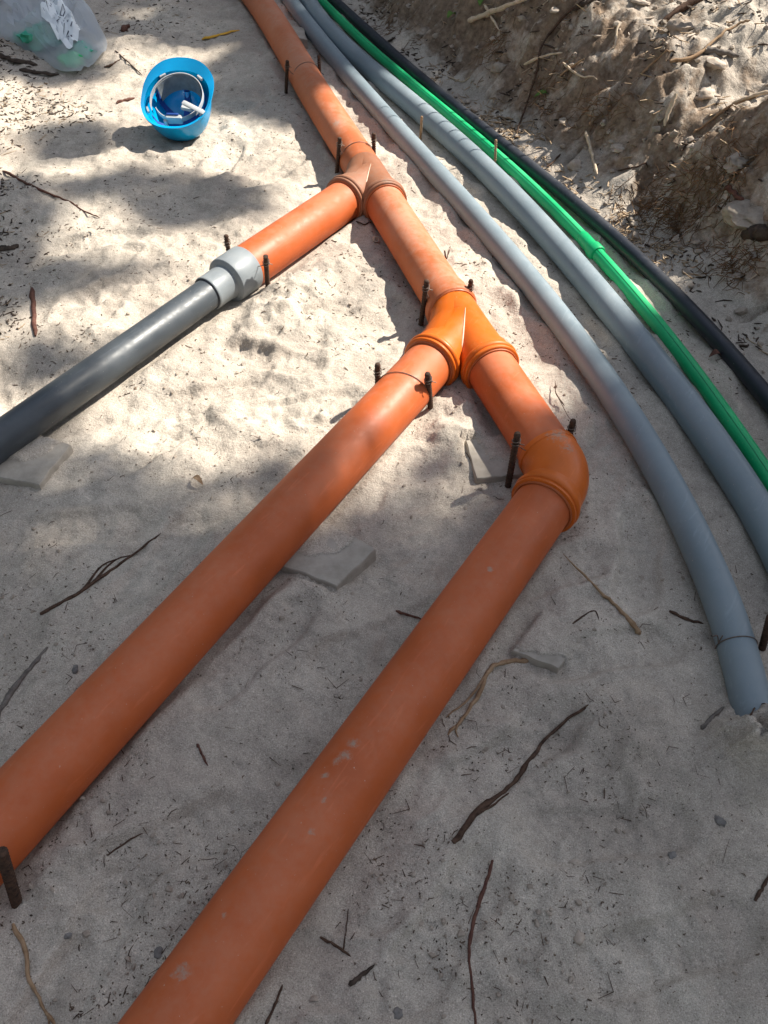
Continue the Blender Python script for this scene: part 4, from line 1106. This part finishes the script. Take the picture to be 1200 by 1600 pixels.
twig('stick', [(1053, 158), (1044, 180), (1035, 207)], 0.0070, M_PALE, 'pale peeled stick on the shaded slope of the bank', 'stick', GB, lift=0.02, taper=0.1)
twig('stick', [(913, 216), (921, 245), (931, 283)], 0.0058, M_PALE, 'straight pale stick standing in the debris above the black hose', 'stick', GB, lift=0.02, taper=0.15)
twig('log', [(1160, 372), (1185, 370), (1215, 362)], 0.0190, M_BARK, 'thick dark log end in the bank at the right edge', 'log', GB, lift=0.006, taper=0.1)
twig('root', [(1185, 155), (1140, 172), (1095, 205), (1080, 215)], 0.0046, M_TAN, 'tan root lying down the bank at the right', 'root', GB, lift=0.012)
twig('stick', [(1200, 150), (1170, 158), (1142, 168)], 0.0060, M_PALE, 'pale splinter near the right edge of the bank', 'stick', GB, lift=0.012)
twig('root', [(1130, 300), (1145, 310), (1160, 322)], 0.0085, M_TWIGR, 'reddish root stub sticking out of the bank at the right', 'root', GB, lift=0.014)
twig('twig', [(1012, 262), (990, 262), (965, 268)], 0.0032, M_TWIG, 'dark twig across the sunlit patch of the bank', group=GB)
twig('twig', [(875, 245), (862, 258), (852, 266)], 0.0032, M_TWIG, 'dark twig in the debris just above the black hose', group=GB, lift=0.008)
twig('root', [(1000, 122), (1022, 102), (1050, 86)], 0.0042, M_TAN, 'short tan root on the edge between lit and shaded bank', 'root', GB, lift=0.012)
twig('twig', [(700, 120), (722, 128), (735, 120)], 0.0030, M_PALE, 'tiny pale twig low on the far part of the bank', group=GB)

def lump(name, px, py, r, m_, label, cat, group=None, flat=0.7, seed=0, sx=1.0, lift=0.0):
    p = hit(px, py); b = MB(); nu, nv = 18, 12; V = []; Fc = []
    a0 = seed * 1.7
    for j in range(nv + 1):
        ph = math.pi * j / nv
        for i in range(nu):
            a = 2 * math.pi * i / nu
            n3 = float(fbm(np.array(math.cos(a) * math.sin(ph) + seed * 3.1), np.array(math.sin(a) * math.sin(ph) + 1.7 * math.cos(ph)), 0.8, 3, 0.6, 400 + seed))
            k = r * (1 + 0.7 * n3)
            u, w = k * sx * math.sin(ph) * math.cos(a), k * math.sin(ph) * math.sin(a)
            V.append((p[0] + u * math.cos(a0) - w * math.sin(a0), p[1] + u * math.sin(a0) + w * math.cos(a0), p[2] + lift + r * flat * 0.35 + k * flat * math.cos(ph)))
    for j in range(nv):
        for i in range(nu):
            q = (i + 1) % nu; Fc.append((j * nu + i, j * nu + q, (j + 1) * nu + q, (j + 1) * nu + i))
    b.add(V, Fc)
    return tag(b.build(name, m_, None, sharp=75, origin=tuple(p)), label, cat, group)
GC = 'clods and chips on the bank'
lump('bark_chip', 898, 262, 0.022, M_CHIP, 'pale knobbly chunk among the debris above the black hose', 'chip', GC, 0.9, 1)
lump('bark_chip', 965, 233, 0.016, M_CHIP, 'white flat chip on the shaded slope', 'chip', GC, 0.5, 2, 1.6)
lump('bark_chip', 1115, 102, 0.026, M_CHIP, 'large pale chip below the short grey log', 'chip', GC, 0.5, 3, 1.7)
lump('bark_chip', 1100, 150, 0.022, M_CHIP, 'pale chip at the broken lip of the bank', 'chip', GC, 0.7, 4, 1.3)
lump('bark_chip', 866, 18, 0.013, M_CHIP, 'small white chip near the long pale stick', 'chip', GC, 0.6, 5, 1.3)
lump('bark_chip', 745, 170, 0.016, M_CHIP, 'pale chip at the foot of the bank beside the black hose', 'chip', GC, 0.5, 6, 1.6)
lump('bark_chip', 1000, 5, 0.016, M_CHIP, 'pale chip at the top edge of the bank', 'chip', GC, 0.5, 7, 1.8)
lump('bark_chip', 937, 375, 0.008, M_CHIP, 'tiny pale flake between the green coupling and the black hose', 'chip', GC, 0.5, 8, 1.6)
lump('sand_clod', 1165, 335, 0.045, M_CLOD, 'large rounded sand clod on the bank at the right edge', 'clod', GC, 0.55, 9, 1.4, -0.008)
lump('sand_clod', 1150, 255, 0.026, M_CLOD, 'sand clod above the large one on the bank', 'clod', GC, 0.7, 10, 1.3, -0.008)
lump('sand_clod', 1060, 45, 0.034, M_CLOD, 'pale sand clod beside the end of the dark log', 'clod', GC, 0.7, 11, 1.2, -0.008)
lump('sand_clod', 778, 105, 0.026, M_CLOD, 'round sand clod half way up the far bank', 'clod', GC, 0.7, 12, 1.2, -0.006)
GS = 'small stones on the trench floor'
for i, (x, y, r, lab) in enumerate([(1125, 1284, 0.0055, 'dark oval pebble at the lower right'), (1050, 1338, 0.005, 'grey pebble left of the dark oval pebble'), (898, 1348, 0.004, 'white pebble right of the reddish twig'), (905, 1465, 0.006, 'pale grey pebble low on the right'),
                                   (105, 1462, 0.0048, 'brown pebble between stake and nearest orange pipe'), (248, 1490, 0.005, 'dark pebble touching the nearest orange pipe'), (620, 1583, 0.0055, 'dark pebble at the bottom edge'), (118, 1046, 0.005, 'brown pebble left of the long orange branch'), (588, 378, 0.0, '')]):
    if r: lump('pebble', x, y, r, M_STONE if i not in (2, 3) else M_CHIP, lab, 'pebble', GS, 0.7, 20 + i, 1.4)
# small ring of cut tube in the shadow of the orange pipe
p = hit(587, 378); rg = MB(); rg.lathe(p + np.array([0, 0, 0.009]), (0.3, -0.8, 0.35), [(-0.006, 0.008), (0.006, 0.008), (0.006, 0.0055), (-0.006, 0.0055)], 20, True)
tag(rg.build('tube_ring', M_CHIP, None, origin=tuple(p)), 'small pale cut ring of tube in the shadow below the far wye joint', 'ring')

def leaf(px, py, L_, w, m_, label, ang, group=None, lift=0.01):
    p = hit(px, py) + np.array([0, 0, lift]); b = MB(); V = []; n = 8
    for i in range(n + 1):
        t = i / n; ww = w * math.sin(math.pi * min(1, t * 0.96 + 0.03)) ** 0.8
        for k in (-1, 0, 1):
            x = (t - 0.5) * L_; y = k * ww
            z = 0.012 * math.sin(math.pi * t) + abs(k) * ww * 0.35
            V.append((p[0] + x * math.cos(ang) - y * math.sin(ang), p[1] + x * math.sin(ang) + y * math.cos(ang), p[2] + z))
    Fc = []
    for i in range(n):
        for k in range(2): Fc.append((i * 3 + k, i * 3 + k + 1, i * 3 + 4 + k, i * 3 + 3 + k))
    V2 = [(x, y, z - 0.0008) for x, y, z in V]; o = len(V)
    b.add(V + V2, Fc + [tuple(reversed([q + o for q in f])) for f in Fc])
    return tag(b.build('leaf', m_, None, origin=tuple(p)), label, 'leaf', group)
leaf(848, 156, 0.06, 0.014, M_LEAF, 'green leaf lying on the shaded slope of the bank', 0.1)
leaf(705, 30, 0.05, 0.014, M_LEAF, 'green leaf low on the far bank', 0.9)
leaf(750, 10, 0.05, 0.012, M_LEAF, 'dark green leaf at the top of the far bank', 1.4)
leaf(310, 758, 0.030, 0.006, M_TAN, 'small dry brown leaf above the long orange branch', -0.6)
leaf(1115, 562, 0.030, 0.008, M_TWIGR, 'brown leaf between the green pipe and the black hose', 0.2)

# unseen branch added past the top edge to cast thin shadows across the conduits
def shadow_branch():
    mb = MB(); s_ = 0.62; ends = []
    for i in range(6):
        a = at(578 + i * 23 + RNG.normal(0, 4), 172 + i * 14, 0.05) + SUN * s_
        b = at(765 + i * 23 + RNG.normal(0, 6), 166 + i * 14, 0.05) + SUN * s_
        mid = (a + b) / 2 + RNG.normal(0, 0.006, 3)
        mb.tube(catmull([a, mid, b], 5), [0.0022 + 0.0022 * k / 10 for k in range(11)], 6); ends.append(b)
    d = unit(ends[-1] - ends[0])
    e0, e1 = ends[0] - d * 0.25, ends[-1] + np.array([0.45, 0.12, 0])
    for e in (e0, e1): e[2] = float(hgt(np.array([e[0]]), np.array([e[1]]))[0]) - 0.01
    st = catmull([e0] + ends + [e1], 4)
    mb.tube(st, [0.011 - 0.005 * k / len(st) for k in range(len(st))], 8)
    tag(mb.build('shadow_branch', M_TWIG, None, origin=e0, sharp=60), 'unseen dry branch past the top edge, added to cast thin shadows on the conduits', 'branch')
shadow_branch()

# ------------------------------------------------------------------ litter: crumbs, needles, straw, root fibres (uncountable)
def scatter(name, n, sampler, m_, label, cat, lr, rr, bend=0.35, lift=0.3, n_side=3, seg=3, tilt=0.25):
    V = []; Fc = []
    P = sampler(n)
    H = hgt(P[:, 0], P[:, 1])
    for (x, y), h in zip(P, H):
        L_ = RNG.uniform(*lr) * (0.5 + RNG.random()); r = RNG.uniform(*rr); a = RNG.uniform(0, 2 * math.pi)
        d = np.array([math.cos(a), math.sin(a), RNG.normal(0, tilt)]); d2 = np.array([-math.sin(a), math.cos(a), 0])
        kb = RNG.normal(0, bend)
        pts = [np.array([x, y, h + r * lift]) + d * L_ * (t - 0.5) + d2 * kb * L_ * (t - 0.5) ** 2 * 4 * 0.5 for t in np.linspace(0, 1, seg)]
        o = len(V)
        for k, q in enumerate(pts):
            rk = r * (1 if 0 < k < seg - 1 else 0.6)
            for j in range(n_side):
                b = 2 * math.pi * j / n_side + 0.5
                V.append(tuple(q + rk * (math.cos(b) * d2 + math.sin(b) * np.array([0, 0, 1.0]))))
        for k in range(seg - 1):
            for j in range(n_side):
                q = (j + 1) % n_side; Fc.append((o + k * n_side + j, o + k * n_side + q, o + (k + 1) * n_side + q, o + (k + 1) * n_side + j))
        Fc.append(tuple(o + j for j in range(n_side))); Fc.append(tuple(o + (seg - 1) * n_side + j for j in range(n_side)))
    mb = MB(); mb.v = V; mb.f = Fc
    o = mb.build(name, m_, None, smooth=False, fix=False)
    return tag(o, label, cat, None, 'stuff')
def clear_of_pipes(P, marg=0.004):
    ok = np.ones(len(P), bool)
    for path, r in ROUTES:
        ok &= seg_dist(P[:, 0], P[:, 1], path) > r * 0.8 + marg
    for Q, z in TILE_XY: ok &= ~in_poly(P[:, 0], P[:, 1], Q)
    return P[ok]
def pix_sampler(fn):
    """uniform in the picture, so that crumbs stay equally dense to the eye; kept where fn says"""
    def go(n):
        out = []
        while sum(len(o) for o in out) < n:
            px = RNG.uniform(-80, 1280, 4000); py = RNG.uniform(-40, 1660, 4000)
            d = AX_F + ((px - 600) / F)[:, None] * IM_R + ((py - 800) / F)[:, None] * IM_D
            t = -CAMH / d[:, 2]; P = (d * t[:, None])[:, :2]
            P = P[RNG.random(len(P)) < fn(P[:, 0], P[:, 1], px, py)]
            out.append(clear_of_pipes(P))
        return np.vstack(out)[:n]
    return go
def clump(x, y, sd, lo=-0.05, hi=0.2): return sstep(fbm(x, y, 0.16, 3, 0.6, sd), lo, hi)
def floor_w(x, y, px, py):
    s, _ = bank_s(x, y)
    return (0.12 + 0.88 * clump(x, y, 500)) * (s < 0.0) * np.clip(0.25 + py / 1600, 0, 1)
scatter('humus_crumbs', 2500, pix_sampler(floor_w), M_LITTER, 'dark crumbs of humus strewn over the sand', 'litter', (0.0016, 0.005), (0.0005, 0.0015))
scatter('needle_litter', 420, pix_sampler(lambda x, y, px, py: floor_w(x, y, px, py)), M_TWIG, 'fine dark needles and rootlets scattered on the sand', 'litter', (0.010, 0.028), (0.0004, 0.0010), 0.5)
def far_w(x, y, px, py):
    s, _ = bank_s(x, y); return (0.1 + 0.9 * clump(x, y, 510)) * (s < 0.0) * (py < 620)
scatter('far_crumbs', 1600, pix_sampler(far_w), M_LITTER, 'dark bits scattered over the sunlit far sand', 'litter', (0.004, 0.013), (0.0008, 0.0020))
def left_w(x, y, px, py):
    return sstep(-x - 0.12 * fbm(x, y, 0.3, 2, 0.5, 520) * 4, 1.02, 1.45) * (y > 1.5) * (y < 4.2)
scatter('left_debris', 2400, pix_sampler(left_w), M_BARK, 'dark bark and needle debris along the left edge', 'litter', (0.004, 0.020), (0.0008, 0.0028), 0.3, 0.6, 4)
scatter('left_straw', 700, pix_sampler(left_w), M_STRAW, 'dry straw and needles along the left edge', 'litter', (0.010, 0.04), (0.0007, 0.0016), 0.4, 1.0)
def bank_sampler(s0, s1, y0=0.9, y1=4.4):
    def go(n):
        out = []
        while sum(len(o) for o in out) < n:
            P = np.stack([RNG.uniform(-0.4, 2.1, 5000), RNG.uniform(y0, y1, 5000)], -1)
            s, _ = bank_s(P[:, 0], P[:, 1]); out.append(P[(s > s0) & (s < s1) & (RNG.random(5000) < 0.15 + clump(P[:, 0], P[:, 1], 530))])
        return np.vstack(out)[:n]
    return go
scatter('bank_debris', 2600, bank_sampler(0.02, 1.3), M_BARK, 'dark bark and root debris over the bank', 'litter', (0.010, 0.035), (0.0010, 0.0038), 0.4, 0.6, 4)
scatter('bank_straw', 1600, bank_sampler(0.05, 1.4), M_STRAW, 'dry straw and splinters over the bank', 'litter', (0.02, 0.06), (0.0010, 0.0028), 0.4, 1.2)
scatter('bank_chips', 1500, bank_sampler(0.30, 1.4), M_CHIP, 'pale wood chips spread on the lit top of the bank', 'litter', (0.010, 0.036), (0.0014, 0.0050), 0.2, 0.6, 4)
scatter('toe_debris', 500, bank_sampler(-0.01, 0.10, 1.9, 3.2), M_STRAW, 'straw and splinters at the foot of the bank', 'litter', (0.012, 0.04), (0.001, 0.003), 0.4, 1.0)
def crumbs(name, P, rr, m_, label):
    """loose angular clods lying on the ground, too many to count"""
    t = (1 + 5 ** 0.5) / 2
    I = np.array([(-1, t, 0), (1, t, 0), (-1, -t, 0), (1, -t, 0), (0, -1, t), (0, 1, t), (0, -1, -t), (0, 1, -t), (t, 0, -1), (t, 0, 1), (-t, 0, -1), (-t, 0, 1)]) / 1.9
    Fi = np.array([(0, 11, 5), (0, 5, 1), (0, 1, 7), (0, 7, 10), (0, 10, 11), (1, 5, 9), (5, 11, 4), (11, 10, 2), (10, 7, 6), (7, 1, 8), (3, 9, 4), (3, 4, 2), (3, 2, 6), (3, 6, 8), (3, 8, 9), (4, 9, 5), (2, 4, 11), (6, 2, 10), (8, 6, 7), (9, 8, 1)])
    n = len(P); R_ = RNG.uniform(0, 1, n) ** 2.5 * (rr[1] - rr[0]) + rr[0]
    V = I[None] * (1 + RNG.normal(0, 0.22, (n, 12, 1))) * R_[:, None, None] * RNG.uniform(0.6, 1.3, (n, 1, 3))
    a = RNG.uniform(0, 6.28, n); c_, s_ = np.cos(a)[:, None], np.sin(a)[:, None]
    X = V[:, :, 0] * c_ - V[:, :, 1] * s_ + P[:, :1]; Y = V[:, :, 0] * s_ + V[:, :, 1] * c_ + P[:, 1:2]
    Z = V[:, :, 2] * 0.75 + (hgt(P[:, 0], P[:, 1]) + R_ * 0.3)[:, None]
    mb = MB(); mb.v = np.stack([X, Y, Z], -1).reshape(-1, 3); mb.f = (Fi[None] + 12 * np.arange(n)[:, None, None]).reshape(-1, 3).tolist()
    tag(mb.build(name, m_, None, smooth=False, fix=False), label, 'clods', None, 'stuff')
crumbs('bank_crumbs', bank_sampler(0.0, 1.2)(2600), (0.0025, 0.014), M_CLOD, 'loose crumbs and clods of sandy soil over the bank')
crumbs('sand_crumbs', pix_sampler(lambda x, y, px, py: floor_w(x, y, px, py))(900), (0.001, 0.0048), M_CLOD, 'small loose crumbs of sand on the trench floor')
def fibres():
    mb = MB()
    for (cx, cy, rx, ry, n) in [(1010, 318, 40, 22, 130), (1050, 350, 40, 26, 170), (1130, 270, 45, 22, 150), (1080, 300, 40, 30, 120), (1150, 395, 50, 20, 120), (860, 150, 26, 40, 90), (780, 75, 20, 14, 60), (945, 165, 40, 20, 90), (1165, 420, 30, 15, 60), (620, 40, 40, 25, 80)]:
        for _ in range(n):
            x, y = cx + RNG.normal(0, rx * 0.5), cy + RNG.normal(0, ry * 0.5)
            p = None
            d = ray(x, y)
            p = hit(x, y) if _ % 6 == 0 else None
            if p is None: p = last + RNG.normal(0, 0.02, 3) * np.array([1, 1, 0.3]); p[2] = float(hgt(np.array([p[0]]), np.array([p[1]]))[0])
            last = p
            L_ = RNG.uniform(0.02, 0.07); dr = unit([RNG.normal(-0.6, 0.5), RNG.normal(-0.3, 0.6), RNG.normal(-0.5, 0.4)])
            q = p + np.array([0, 0, 0.004]); pts = [q]
            for k in range(3):
                dr = unit(dr + RNG.normal(0, 0.35, 3)); q = q + dr * L_ / 3
                h = float(hgt(np.array([q[0]]), np.array([q[1]]))[0]); q = np.array([q[0], q[1], max(q[2], h + 0.002)]); pts.append(q)
            mb.tube(pts, [0.0011, 0.0010, 0.0008, 0.0004], 3)
    tag(mb.build('root_fibres', M_FIBRE, None, smooth=False), 'matted brown root fibres hanging from the bank', 'roots', None, 'stuff')
fibres()
